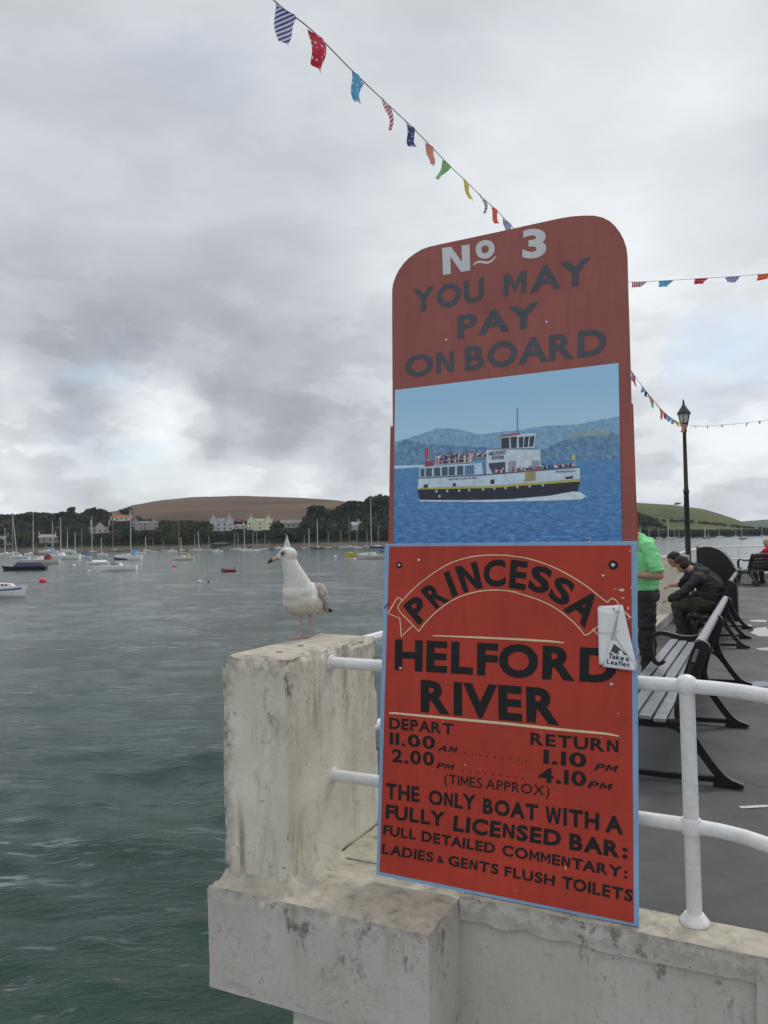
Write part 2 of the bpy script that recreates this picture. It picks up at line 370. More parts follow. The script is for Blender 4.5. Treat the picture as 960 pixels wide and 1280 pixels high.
# ================================================================== THE SETTING
# ---- water: fine real waves near the pier, coarser with distance
WZ = -4.0
def build_water():
    ang = np.concatenate([np.arange(-180, -36, 6), np.arange(-36, 34, .17), np.arange(34, 180, 6)])*math.pi/180
    r = [3.0]
    while r[-1] < 9000: r.append(r[-1]*(1.010 if r[-1] < 220 else 1.04 if r[-1] < 900 else 1.12))
    r = np.array(r); A, R = np.meshgrid(ang, r)
    X = np.sin(A)*R; Y = np.cos(A)*R; cell = np.maximum(R*.010, R*.003)
    H = np.zeros_like(X); rng = np.random.RandomState(3)
    sx = np.zeros_like(X); sy = np.zeros_like(X)
    for i in range(70):
        lam = .45*(9/.45)**(rng.rand()); th = rng.normal(math.radians(65), .55)
        amp = .0044*lam**.95/(1+(lam/5)**2); ph = rng.rand()*6.28; k = 2*math.pi/lam
        fade = np.clip((lam/cell-2.2)/2.5, 0, 1)
        arg = k*(X*math.cos(th)+Y*math.sin(th))+ph
        H += amp*fade*np.sin(arg); sx -= .7*amp*fade*math.cos(th)*np.cos(arg); sy -= .7*amp*fade*math.sin(th)*np.cos(arg)
    gust = .75+.35*np.sin(X*.11+Y*.05+1.3)*np.sin(Y*.13-.4)+.25*np.sin(X*.31-Y*.23)
    H *= gust
    co = np.stack([X+sx*0, Y+sy*0, WZ+H], -1).reshape(-1, 3); nr, na = X.shape
    idx = np.arange(nr*na).reshape(nr, na)
    a = idx[:-1, :]; b = idx[1:, :]
    f = np.stack([a, np.roll(a, -1, 1), np.roll(b, -1, 1), b], -1).reshape(-1, 4)[:, ::-1]
    me = D.meshes.new('water'); me.vertices.add(len(co)); me.vertices.foreach_set('co', co.ravel())
    me.loops.add(f.size); me.loops.foreach_set('vertex_index', f.ravel().astype(np.int32))
    me.polygons.add(len(f)); me.polygons.foreach_set('loop_start', np.arange(0, f.size, 4, dtype=np.int32)); me.polygons.foreach_set('loop_total', np.full(len(f), 4, dtype=np.int32))
    me.polygons.foreach_set('use_smooth', [True]*len(f)); me.update(); me.validate()
    m, t, bs = base_mat('harbour_water')
    P = t.new('ShaderNodeNewGeometry').outputs['Position']
    n0 = t.noise(t.mapping(P, scale=(.5, 1, 1), rot=(0, 0, .4)), .22, 5, .6)
    bs.inputs['Base Color'].default_value = (.02, .03, .03, 1)
    foam_glint_a = t.noise(t.mapping(P, scale=(.45, 1.9, 1), rot=(0, 0, -.2)), 1.6, 11, .74, .5)
    foam_glint_b = t.noise(t.mapping(P, rot=(0, 0, .3), scale=(.25, .9, 1)), .20, 3, .5)
    foam = t.math('MULTIPLY', t.ramp(foam_glint_a, [(.545, 0.0), (.62, 1.0)]), t.ramp(foam_glint_b, [(.42, .02), (.58, .6)]))  # pale streaks: foam lines plus sky glints on wavelets, painted into the colour
    t.l.new(t.mix(foam, t.ramp(n0, [(.3, (.008, .026, .020)), (.7, (.015, .042, .033))]), (.34, .38, .40)), bs.inputs['Base Color'])
    t.l.new(t.math('ADD', t.math('MULTIPLY', foam, .4), .11), bs.inputs['Roughness'])
    bs.inputs['IOR'].default_value = 1.333; bs.inputs['Specular IOR Level'].default_value = .38
    w1 = t.noise(t.mapping(P, scale=(.55, 1.25, 1), rot=(0, 0, .2)), 2.2, 6, .62, .3)
    w2 = t.noise(t.mapping(P, scale=(.6, 1.1, 1), rot=(0, 0, -.35)), 9.0, 4, .6, .2)
    w3 = t.noise(t.mapping(P, scale=(.45, 1.1, 1), rot=(0, 0, .1)), .45, 5, .6, .2)
    h = t.math('ADD', t.math('ADD', t.math('MULTIPLY', w1, .066), t.math('MULTIPLY', w2, .020)), t.math('MULTIPLY', w3, .06))
    bn = t.new('ShaderNodeBump'); bn.inputs['Strength'].default_value = 1.0; bn.inputs['Distance'].default_value = 1.0
    t.l.new(h, bn.inputs['Height']); t.l.new(bn.outputs[0], bs.inputs['Normal'])
    me.materials.append(m)
    o = D.objects.new('water', me); col.objects.link(o); o['kind'] = 'structure'
build_water()

# ---- far shore, fields and hills
CX = [-700, -300, 0, 100, 150, 165, 200, 240, 300, 370, 420, 480, 560, 640, 700, 760, 795, 840, 880, 900, 920, 940, 970, 1100, 1400]
RE = [30, 34, 30, 33, 37, 42, 48, 51, 51.5, 48, 44, 38, 30, 20, 20, 31, 35.5, 32, 25.5, 19, 12, 3, -4, -6, -6]      # ridge height, image units
RY = [620, 600, 560, 620, 760, 800, 850, 880, 900, 880, 780, 600, 600, 650, 750, 860, 900, 900, 900, 900, 900, 880, 860, 860, 860]
SY = [640, 520, 455, 445, 440, 440, 435, 430, 425, 418, 414, 412, 430, 470, 510, 550, 560, 572, 580, 590, 600, 610, 620, 640, 640]
ME = [6, 6, 6, 7, 8, 9, 10, 10, 10, 10, 12, 14, 12, 8, 5, 3, 3, 3, 3, 3, 2, 0, -4, -6, -6]                        # height 90 m inland
def terr(px, Y):
    e, yr, ys, me = [np.interp(px, CX, a) for a in (RE, RY, SY, ME)]
    zr = EYE+e*yr/FOC; zm = EYE+me*(ys+90)/FOC
    pts = [(ys-12, -6.5), (ys, -4.1), (ys+5, -1.8), (ys+22, .2), (ys+90, zm), (yr, zr), (yr+160, zr-6), (yr+700, -8)]
    xs = [p[0] for p in pts]; zs = [p[1] for p in pts]
    z = np.interp(Y, xs, zs)
    if ys+90 < Y < yr:
        s = (Y-ys-90)/(yr-ys-90); z = zm+(zr-zm)*math.sin(s*math.pi/2)**1.0
    z += 1.0*mnoise.noise(Vector((px*.013, Y*.012, 0)))*min(1, max(0, (Y-ys)/40))*.8
    return float(z)
def build_terrain():
    pxs = np.arange(-700, 1400, 8.0); rows = [-12, -3, 0, 2.5, 5, 12, 22, 40, 65, 90]; n2 = 26
    b = MB(); nc = len(pxs)
    for px in pxs:
        ys = np.interp(px, CX, SY)+4*mnoise.noise(Vector((px*.05, 0, 3))); yr = np.interp(px, CX, RY)
        Ys = [ys+q for q in rows]+[ys+90+(yr-ys-90)*(i+1)/n2 for i in range(n2)]+[yr+60, yr+160, yr+400, yr+700]
        for Y in Ys:
            a = (px-480)/FOC; b.v.append((a*Y, Y, terr(px, Y)))
    nr = len(rows)+n2+4
    for i in range(nc-1):
        for j in range(nr-1): b.f.append((i*nr+j, (i+1)*nr+j, (i+1)*nr+j+1, i*nr+j+1)); b.m.append(0)
    m, t, bs = base_mat('shore_and_fields')
    P = t.new('ShaderNodeNewGeometry').outputs['Position']; sp = t.new('ShaderNodeSeparateXYZ'); t.l.new(P, sp.inputs[0])
    brown = t.ramp(t.noise(t.mapping(P, scale=(.4, 1, 1), rot=(0, 0, .3)), .02, 9, .68), [(.32, (.070, .052, .034)), (.5, (.118, .078, .056)), (.66, (.135, .105, .070))])
    green = t.ramp(t.noise(P, .012, 7, .65), [(.36, (.038, .055, .020)), (.47, (.075, .095, .034)), (.56, (.095, .10, .042)), (.64, (.125, .10, .058))])
    xa = t.math('DIVIDE', sp.outputs[0], sp.outputs[1])
    side = t.ramp(xa, [(0.0, 0.0), (.12, 1.0)])
    fld = t.mix(side, brown, green)
    lo = t.new('ShaderNodeMapRange'); t.l.new(sp.outputs[2], lo.inputs[0]); lo.inputs[1].default_value = 8; lo.inputs[2].default_value = 11
    scrub = t.mix(t.noise(P, .05, 5, .6), (.022, .034, .014), (.05, .06, .028))
    c = t.mix(t.math('MAXIMUM', lo.outputs[0], side), scrub, fld)
    rk = t.new('ShaderNodeMapRange'); t.l.new(sp.outputs[2], rk.inputs[0]); rk.inputs[1].default_value = -.6; rk.inputs[2].default_value = -2.0
    rock = t.ramp(t.noise(P, .35, 6, .7), [(.3, (.05, .042, .035)), (.6, (.15, .125, .10)), (.8, (.25, .22, .18))])
    t.l.new(t.mix(rk.outputs[0], c, rock), bs.inputs['Base Color']); bs.inputs['Roughness'].default_value = .95
    bs.inputs['Specular IOR Level'].default_value = .1
    o = b.build('hills', m, smooth=True, fix=False, kind='structure')
build_terrain()
# distant headland across the open water
b = MB(); xs = np.linspace(860, 1500, 90)
for px in xs:
    a = (px-480)/FOC
    e = np.interp(px, [860, 905, 925, 950, 990, 1060, 1200, 1500], [-2, 7, 9.5, 11, 12, 15, 14, 4])+1.0*mnoise.noise(Vector((px*.04, 0, 0)))
    for Y, k in ((2450, 0), (2480, .25), (2560, .7), (2750, 1), (3100, .6), (3500, 0)): b.v.append((a*Y, Y, -5+(EYE+5+e*2750/FOC)*k))
for i in range(len(xs)-1):
    for j in range(5): b.f.append((i*6+j, (i+1)*6+j, (i+1)*6+j+1, i*6+j+1)); b.m.append(0)
b.build('headland', mat('far_headland', (.055, .085, .05), .95, var=.3, vscale=.02, spec=.05), smooth=True, fix=False, kind='structure')

# ---- woods
def foliage_mat(name, cols, sc=.06):
    m, t, bs = base_mat(name)
    g = t.new('ShaderNodeNewGeometry'); P = g.outputs['Position']
    f = t.math('ADD', t.math('MULTIPLY', t.noise(P, sc, 3, .6), .7), t.math('MULTIPLY', g.outputs['Random Per Island'], .3))
    t.l.new(t.ramp(f, [(.3, cols[0]), (.5, cols[1]), (.68, cols[2])]), bs.inputs['Base Color'])
    bs.inputs['Roughness'].default_value = .8; bs.inputs['Specular IOR Level'].default_value = .2
    return m
M_wood = foliage_mat('woodland_leaves', [(.013, .022, .009), (.027, .042, .015), (.075, .095, .034)])
M_dark = foliage_mat('pine_needles', [(.009, .015, .010), (.015, .024, .014), (.026, .036, .018)])
M_bark = mat('bark', (.07, .055, .04), .9)
def crown(seed, lobes, nleaf, size, squash=.8):
    rng = np.random.RandomState(seed); V, F = [], []
    cs = []
    for i in range(lobes):
        a = rng.rand()*6.28; rad = rng.rand()**.5*.62
        cs.append((rad*math.cos(a), rad*math.sin(a), (rng.rand()-.35)*.75*squash, .30+.28*rng.rand()))
    for k in range(nleaf):
        cx, cy, cz, rr = cs[rng.randint(lobes)]
        d = rng.normal(size=3); d /= np.linalg.norm(d)
        if d[2] < -.35: d[2] *= -1
        p = np.array([cx, cy, cz])+d*rr*(.75+.35*rng.rand())*np.array([1, 1, squash])
        n = d+rng.normal(size=3)*.55; n /= np.linalg.norm(n)
        t1 = np.cross(n, [.3, .5, .8]); t1 /= np.linalg.norm(t1); t2 = np.cross(n, t1); s = size*(.6+.8*rng.rand())
        o = len(V); V += [p-t1*s-t2*s*.5, p+t1*s*.4-t2*s, p+t1*s+t2*s*.4, p-t1*s*.3+t2*s]; F.append((o, o+1, o+2, o+3))
    return np.array(V), np.array(F)
CR = [crown(i+11, 7+i % 4, 190, .13, .8 if i % 2 else 1.0) for i in range(7)]
def big_join(name, items, m, kind='stuff'):
    VV, FF, off = [], [], 0
    for (ci, x, y, z, r, h, rot) in items:
        V, F = CR[ci]; c, s = math.cos(rot), math.sin(rot)
        P = np.stack([x+(V[:, 0]*c-V[:, 1]*s)*r, y+(V[:, 0]*s+V[:, 1]*c)*r, z+V[:, 2]*h], -1)
        VV.append(P); FF.append(F+off); off += len(V)
    co = np.concatenate(VV); f = np.concatenate(FF)
    me = D.meshes.new(name); me.vertices.add(len(co)); me.vertices.foreach_set('co', co.ravel())
    me.loops.add(f.size); me.loops.foreach_set('vertex_index', f.ravel().astype(np.int32))
    me.polygons.add(len(f)); me.polygons.foreach_set('loop_start', np.arange(0, f.size, 4, dtype=np.int32)); me.polygons.foreach_set('loop_total', np.full(len(f), 4, dtype=np.int32))
    me.update(); me.validate(); me.materials.append(m)
    o = D.objects.new(name, me); col.objects.link(o); o['kind'] = kind; return o

# houses: px centre, image y of the foot, distance, width in image units, height to eaves, roof height, kind, colours
HOUSES = [
 (5, 682, 468, 17, 3.4, 2.6, 'gable', (.42, .38, .32), (.20, .17, .15), 'grey stone cottage cut by the left edge of the picture on the shore'),
 (59, 679, 475, 27, 3.6, 2.0, 'hip', (.50, .48, .42), (.30, .28, .26), 'long low pale house with a hipped grey roof just above the shore rocks'),
 (125, 667, 520, 31, 3.6, 4.6, 'front', (.58, .55, .47), (.17, .165, .165), 'white house with one big grey front gable standing among dark trees'),
 (152, 651.5, 600, 28, 3.0, 1.8, 'gable', (.70, .68, .64), (.34, .10, .06), 'white villa with orange red roof and chimneys highest in the woods'),
 (181, 663, 560, 32, 5.0, 3.2, 'front2', (.40, .37, .37), (.20, .17, .18), 'grey house with two small gables right below the ploughed field'),
 (277, 664, 560, 29, 6.5, 4.6, 'front2', (.56, .55, .57), (.21, .21, .23), 'large pale grey house with steep twin gables under the brown field'),
 (300, 661, 575, 17, 2.2, .8, 'hip', (.62, .61, .56), (.35, .33, .30), 'low white outbuilding between the grey and the yellow house'),
 (325, 663, 560, 31, 6.2, 3.4, 'front2', (.76, .74, .56), (.33, .32, .27), 'pale yellow house with two pointed gables facing the water'),
 (364, 660, 590, 26, 3.2, 2.6, 'gable', (.36, .33, .30), (.19, .18, .17), 'dull grey roofed house half hidden in trees right of the yellow house'),
 (419, 657, 520, 9, 3.0, 2.4, 'front', (.56, .56, .56), (.20, .20, .21), 'small pale gable end peeping out of the dark trees'),
 (444, 663, 500, 17, 3.2, 2.2, 'gable', (.64, .64, .66), (.32, .32, .35), 'white house in the trees beside the tallest pale mast'),
 (276, 684.5, 440, 23, 2.0, .9, 'hip', (.07, .06, .05), (.05, .045, .04), 'dark timber boathouse on the slip below the grey house'),
]
HY = {}
M_pane = mat('dark_window_glass', (.03, .035, .04), .15, var=.2)
def house(px, py, Y, wpx, eh, rh, kind, wc, rc, label):
    e_ = hor(px)-py; ys = np.interp(px, CX, SY); Y = ys+3      # stand it where the slope meets that height
    while Y < 850 and (terr(px, Y)-EYE)*FOC/Y < e_-.3: Y += 2
    p = at_y(px, py, Y); wd_ = wpx*Y/FOC; dp = 8.0; HY[(px, py)] = Y
    root = thing('house', label, 'house', p, math.atan2(-p.x, p.y)*.9)
    mw = mat('render_%d_%d' % (px, py), wc, .85, var=.08, vscale=.6); mr_ = mat('slate_%d_%d' % (px, py), rc, .8, var=.2, vscale=1.2)
    b = MB(); h = wd_/2; b.box(-h, 0, -2.5, h, dp, eh)
    r = MB()
    def ridge(x0, x1, y0, y1, z, rise, ov=.35):
        ym = (y0+y1)/2
        r.add([(x0-ov, y0-ov, z-.1), (x1+ov, y0-ov, z-.1), (x1+ov, y1+ov, z-.1), (x0-ov, y1+ov, z-.1), (x0-ov, ym, z+rise), (x1+ov, ym, z+rise)],
              [(0, 1, 5, 4), (2, 3, 4, 5), (0, 4, 3), (1, 2, 5), (0, 3, 2, 1)])
    def front_gable(x0, x1, z, rise, y0=-1.2, y1=4):
        b.box(x0, y0, -2.5, x1, .2, z); xm = (x0+x1)/2
        b.add([(x0, y0, z), (x1, y0, z), (xm, y0, z+rise)], [(0, 1, 2)])
        r.add([(x0-.25, y0-.25, z-.15), (xm, y0-.25, z+rise+.12), (x1+.25, y0-.25, z-.15), (x0-.25, y1, z-.15), (xm, y1, z+rise+.12), (x1+.25, y1, z-.15),
               (x0, y0-.25, z-.3), (xm, y0-.25, z+rise-.15), (x1, y0-.25, z-.3)], [(0, 1, 4, 3), (1, 2, 5, 4), (0, 6, 7, 1), (1, 7, 8, 2)])
    if kind == 'hip':
        r.add([(-h-.4, -.4, eh), (h+.4, -.4, eh), (h+.4, dp+.4, eh), (-h-.4, dp+.4, eh), (-h*.6, dp/2, eh+rh), (h*.6, dp/2, eh+rh)],
              [(0, 1, 5, 4), (2, 3, 4, 5), (0, 4, 3), (1, 2, 5), (0, 3, 2, 1)])
    elif kind == 'gable': ridge(-h, h, 0, dp, eh, rh)
    elif kind == 'front': front_gable(-h*.5, h*.5, eh, rh); ridge(-h, h, 0, dp, eh*.8, rh*.4)
    else:
        ridge(-h, h, 0, dp, eh, rh*.5); front_gable(-h, -h*.36, eh, rh*1.3); front_gable(h*.36, h, eh, rh*1.3)
    b.build('wall', mw, root); ro = r.build('roof', mr_, root)
    nst = 2 if eh > 4.5 else 1; nw = max(2, int(wd_/3.2)); wm = None
    for s in range(nst):
        for i in range(nw):
            x = -h+(i+.5)*wd_/nw; z = 1.0+s*2.7 if nst > 1 else eh*.38
            yf = -.06
            if kind in ('front2',) and abs(x) > h*.42: yf = -1.26
            if kind == 'front' and abs(x) < h*.5: yf = -1.26
            if wm is None:
                wb = MB(); wb.box(-.5, 0, 0, .5, .08, 1.25); wo = wb.build('window', M_pane, root); wm = wo.data
            else: wo = D.objects.new('window', wm); col.objects.link(wo); wo.parent = root
            wo.location = (x, yf, z)
    for cxx in ([-h*.7, h*.7] if wd_ > 12 else [h*.5]):
        cb = MB(); cb.box(-.4, -.4, 0, .4, .4, 2.0+rh*.4); co_ = cb.build('chimney', mw, ro); co_.location = (cxx, dp/2, eh+rh*.45)
    return root
for a in HOUSES: house(*a)

items = []; dark = []
rng = np.random.RandomState(5)
TOPX = [-500, -200, 0, 22, 38, 58, 66, 74, 82, 100, 112, 130, 142, 160, 175, 200, 260, 300, 345, 376, 386, 392, 402, 416, 428, 436, 446, 455, 464, 480, 520, 600, 680, 720]
TOPY = [650, 648, 641, 641, 637, 640, 641, 639, 638, 641, 634, 636, 644, 640, 646, 649, 650, 650, 650, 650, 640, 630, 632, 637, 630, 625, 625, 627, 618, 615, 624, 640, 655, 660]
def lowest_top(px, Y):             # tree tops stay below this image height: skyline, and the views from the houses
    l = np.interp(px, TOPX, TOPY) if px < 730 else (np.interp(px, [740, 795, 812, 832, 840], [630, 638, 645, 658, 661]) if Y > 655 else 660.5)
    for h in HOUSES:
        if abs(px-h[0]) < h[3]/2+2 and Y < HY[(h[0], h[1])]+9: l = max(l, h[1]-1.5)
    return l
def try_tree(px, Y, r, h, lst):
    z = terr(px, Y); a = (px-480)/FOC; x = a*Y; l = lowest_top(px, Y)+rng.uniform(0, 2.5)
    hm = ((hor(px)-l)*Y/FOC+EYE-z)/1.3
    if hm < 1.1: return
    if hm < h: r *= max(.55, (hm/h)**.5); h = hm
    lst.append((rng.randint(7), x, Y, z+h*.55, r, h*.75, rng.rand()*6.28))
for px in np.arange(-420, 700, 4.0):
    ys = np.interp(px, CX, SY); yr = np.interp(px, CX, RY)
    Y = ys+10+rng.rand()*6
    while Y < yr+30:
        p = px+rng.uniform(-4, 4)
        if not (158 < p < 384) or Y < 640: try_tree(p, Y, rng.uniform(2.8, 5.2), rng.uniform(4.2, 8.6), items if rng.rand() < .7 else dark)
        Y += rng.uniform(8, 15)
for px in np.arange(760, 1090, 3.0):
    ys = np.interp(px, CX, SY)
    for k in range(3):
        Yk = ys+1+k*3; dark.append((rng.randint(7), (px+rng.uniform(-3, 3)-480)/FOC*Yk, Yk, -1.6+k*.3, 2.6, 2.3+rng.rand()*.8, rng.rand()*6.28))
        try_tree(px+rng.uniform(-3, 3), ys+8+k*7+rng.rand()*4, rng.uniform(2.8, 4.2), rng.uniform(3.2, 6.0), items if rng.rand() < .5 else dark)
for k in range(420):
    px = rng.uniform(770, 838); Y = rng.uniform(655, 800); s = (Y-655)/145
    if px > 838-34*s: continue
    try_tree(px, Y, rng.uniform(4, 6), rng.uniform(4, 7), dark)
for px in np.arange(150, 384, 2.2):               # hedge along the crest of the ploughed field, with a gap
    if 296 < px < 300: continue
    Y = np.interp(px, CX, RY)-3; dark.append((rng.randint(7), (px-480)/FOC*Y, Y, terr(px, Y)+.5, 2.2, 1.1+.8*rng.rand(), rng.rand()*6.28))
for px in np.arange(800, 1000, 5.0):              # hedge line on the hill
    Y = 690+rng.uniform(-2, 2); lst = dark; z = terr(px, Y)
    if rng.rand() < .75: lst.append((rng.randint(7), (px-480)/FOC*Y, Y, z+1.2, 2.6, 2.2, rng.rand()*6.28))
wo = big_join('woodland', items, M_wood); wo2 = big_join('evergreen_woodland', dark, M_dark)
for o_ in (wo, wo2): o_['category'] = 'woodland'
wo['label'] = 'mid green broadleaf woodland along the far shore'; wo2['label'] = 'darkest evergreen woodland clumps on the far shore and hill'
# trees that stand out on the skyline: things of their own
SKY = [(38, 641, 470, 15, 'rounded dark tree on the skyline above the leftmost masts'), (88, 631, 500, 13, 'tall dome shaped tree highest on the left skyline'),
       (118, 630, 510, 17, 'broad dark tree on the skyline above the big gabled house'), (74, 638, 500, 12, 'small round tree on the skyline left of the dome shaped one'),
       (158, 633, 620, 18, 'wide tree at the left end of the ploughed field'),
       (394, 627, 520, 21, 'spreading pine at the right end of the ploughed field'), (410, 634, 510, 17, 'lower green tree right of the spreading pine'),
       (427, 629, 510, 15, 'flat topped pine between the gull and the sign'), (441, 624, 505, 15, 'tall round pine left of the tallest pale mast'),
       (466, 620, 500, 24, 'highest wide pine behind the tallest pale mast'), (481, 618, 500, 16, 'pine cut off by the left edge of the sign'),
       (846, 632, 880, 9, 'small lone tree on the crest of the green hill left of the lamp post'), (858, 634, 885, 6, 'smaller lone bush on the crest beside the lamp post')]
for (px, py, Y, wpx, lab) in SKY:
    top = at_y(px, py, Y); g = terr(px, Y); r = wpx*Y/FOC/2*1.25
    th_ = thing('pine_tree', lab, 'tree', (top.x, Y, g), 0, 'trees on the far skyline')
    H = max(top.z-g, 3.5); ch = min(H*.62, r*1.1)
    V, F = CR[rng.randint(7)]
    b = MB(); b.v = [(v[0]*r, v[1]*r, H-ch*.95+v[2]*ch*.95) for v in V]; b.f = [tuple(f) for f in F]; b.m = [0]*len(F)
    b.build('crown', M_dark if 'green tree' not in lab else M_wood, th_, fix=False)
    b = MB(); b.tube([(0, 0, -.5), (.1, .1, H*.4), (0, 0, H*.75)], [.35, .28, .15], 7)
    for k in range(4):
        a = k*1.6; b.tube([(0, 0, H*.45), (math.cos(a)*r*.5, math.sin(a)*r*.5, H-ch*.7)], [.15, .06], 5)
    b.build('trunk', M_bark, th_)

# ================================================================== THE PIER
# ---- deck
m, t, bs = base_mat('pier_asphalt')
P = t.new('ShaderNodeNewGeometry').outputs['Position']
c = t.ramp(t.noise(P, .9, 5, .6), [(.3, (.050, .048, .048)), (.7, (.072, .069, .068))])
c = t.mix(t.ramp(t.noise(P, 7, 6, .7), [(.52, 0.0), (.75, .6)]), c, (.034, .033, .033))
c = t.mix(t.ramp(t.noise(P, 220, 2, .6), [(.5, 0.0), (.75, .35)]), c, (.19, .185, .18))
c = t.mix(t.ramp(t.noise(P, 2.6, 8, .75), [(.60, 0.0), (.70, .5)]), c, (.11, .105, .10))
spk = t.new('ShaderNodeTexVoronoi'); t.l.new(P, spk.inputs['Vector']); spk.inputs['Scale'].default_value = 3.1
c = t.mix(t.ramp(spk.outputs['Distance'], [(.012, .8), (.028, 0.0)]), c, (.45, .44, .42))
vc = t.new('ShaderNodeTexVoronoi', feature='DISTANCE_TO_EDGE'); t.l.new(t.mapping(P, scale=(.35, .35, .35)), vc.inputs['Vector']); vc.inputs['Scale'].default_value = 1.0
c = t.mix(t.ramp(t.math('ADD', vc.outputs['Distance'], t.math('MULTIPLY', t.noise(P, 6, 4, .6), .02)), [(.012, .55), (.020, 0.0)]), c, (.02, .02, .02))
t.l.new(c, bs.inputs['Base Color'])
t.l.new(t.ramp(t.noise(P, 1.1, 5, .6), [(.35, .55), (.65, .85)]), bs.inputs['Roughness'])
bn = t.new('ShaderNodeBump'); bn.inputs['Strength'].default_value = .45; bn.inputs['Distance'].default_value = .004
t.l.new(t.noise(P, 160, 4, .7), bn.inputs['Height']); t.l.new(bn.outputs[0], bs.inputs['Normal'])
M_deck = MATS['pier_asphalt']
b = MB(); b.box(-.30, .40, -.55, 14, 22.9, 0)
in_pier(b.build('pier_deck', M_deck, kind='structure'))
# puddles
m, t, bs = base_mat('rain_puddle'); bs.inputs['Base Color'].default_value = (.05, .05, .05, 1); bs.inputs['Roughness'].default_value = .03; bs.inputs['IOR'].default_value = 1.5
def puddle(px, py, wpx, hpx, seed, lab):
    c = at_z(px, py, .004); e1 = at_z(px+wpx/2, py, .004)-c; e2 = at_z(px, py-hpx/2, .004)-c
    b = MB(); pts = []
    for k in range(40):
        a = k/40*2*math.pi; r = 1+.3*mnoise.fractal(Vector((math.cos(a)*1.3+seed*3, math.sin(a)*1.3, seed)), 1, 2, 3)
        pts.append(Vector((0, 0, 0))+e1*math.cos(a)*r+e2*math.sin(a)*r)
    b.add([(0, 0, 0)]+pts, [(0, k+1, (k+1) % 40+1) for k in range(40)])
    o = b.build('puddle', MATS['rain_puddle'], loc=c); tag(o, lab, 'puddle', 'rain puddles on the pier deck')
puddle(962, 789, 52, 11, 1.0, 'largest rain puddle beyond the bench near the right edge')
puddle(960, 811, 28, 4, 2.0, 'thin rain puddle just below the largest one')
puddle(948, 855, 38, 7, 3.0, 'rain puddle just above the bent white handrail')
puddle(950, 776, 26, 3, 4.0, 'narrow streak of wet deck above the largest puddle')
puddle(932, 782, 16, 2.5, 5.0, 'smallest splash of water beside the largest puddle')
M_paint = mat('worn_white_road_paint', (.55, .55, .54), .7, var=.25, vscale=30)
def stripe(name, p0, p1, wd_, lab, z=.004):
    a = at_z(p0[0], p0[1], z); c = at_z(p1[0], p1[1], z); d = (c-a).normalized(); n = Vector((-d.y, d.x, 0))*wd_/2
    b = MB(); k = 12
    vs = []
    for i in range(k+1):
        q = a.lerp(c, i/k); j = wd_*.12*mnoise.noise(Vector((i*1.7, p0[0], 0))); vs += [q+n*(1+j*4), q-n*(1-j*4)]
    b.add(vs, [(2*i, 2*i+1, 2*i+3, 2*i+2) for i in range(k)])
    o = b.build(name, M_paint); tag(o, lab, 'marking')
stripe('painted_line', (925, 1009), (1010, 1005), .035, 'short white painted line on the deck right of the rail post')
# ---- sea wall: corner block, ledge, recessed panel, pilaster, edge ledges
wall = thing('sea_wall', 'white painted concrete sea wall and ledge at the near end of the pier', 'wall'); in_pier(wall)
def wpart(name, *a, **k):
    o = rough_box(name, *a, parent=wall, **k); return o
wpart('corner_block', -.36, .655, -.083, .395, -.30, .128, M_wall, step=.022, amp=.004, chips=.022, seed=1)
wpart('ledge', .65, 3.4, .208, .405, .045, .15, M_wall, step=.02, amp=.003, chips=.010, seed=2)
wpart('panel', .62, 1.78, .236, .395, -1.2, .075, M_wall, step=.03, amp=.003, chips=.004, seed=3)
wpart('pilaster', 1.715, 2.25, .202, .41, -1.2, .142, M_wall, step=.025, amp=.003, chips=.008, seed=4)
wpart('panel', 2.2, 3.4, .236, .395, -1.2, .075, M_wall, step=.04, amp=.003, chips=.004, seed=5)
wpart('column', .02, .63, -.03, .40, -4.6, -.297, M_wall, step=.06, amp=.004, chips=.01, seed=6)
wpart('edge_ledge', -.34, .28, .83, 22.9, -.35, .15, M_wall, step=.12, amp=.004, chips=.01, seed=7)
wpart('inner_ledge', .003, .46, .38, .84, -.2, .137, M_wall, step=.03, amp=.004, chips=.01, seed=9)
wpart('end_ledge', .27, 13.9, 22.6, 22.95, -.35, .28, M_wall, step=.15, amp=.004, chips=.01, seed=8)
# mortar fillets and raised board mark
b = MB(); b.prism([(-.080, .028), (-.0895, .036), (-.080, .045)], lambda v, z: (-.35, v, z), lambda v, z: (.645, v, z-.004))
pass
b = MB()
k = 26
for i in range(k):
    u = -.34+i*.36/k; 
vs = []; 
for i in range(k+1):
    q = i/k; u = -.325+q*.325; j = .006*mnoise.noise(Vector((u*20, 1, 0)))
    vs += [(u, .004, .168+j), (u, -.055+j*2, .120)]
for i in range(k+1):
    q = i/k; v = .0+q*.40; j = .006*mnoise.noise(Vector((v*20, 4, 0)))
    vs += [(-.004, v, .172+j), (.055+j*2, v, .122)]
b.add(vs, [(2*i, 2*i+2, 2*i+3, 2*i+1) for i in range(2*k+1)])
b.build('mortar_fillet', M_wall, wall, smooth=True, fix=False)
in_b = lambda o: in_pier(o)
o = rough_box('corner_pillar', -.335, 0, 0, .83, .10, 1.075, M_pillar, step=.017, amp=.006, chips=.024, seed=11)
tag(o, 'weathered white concrete pillar with the gull on top', 'pillar')
o = rough_box('far_pillar', .0, .52, 11.9, 12.7, .13, 1.12, M_pillar, step=.05, amp=.005, chips=.015, seed=12)
tag(o, 'far concrete pillar on the pier edge behind the seated men', 'pillar')
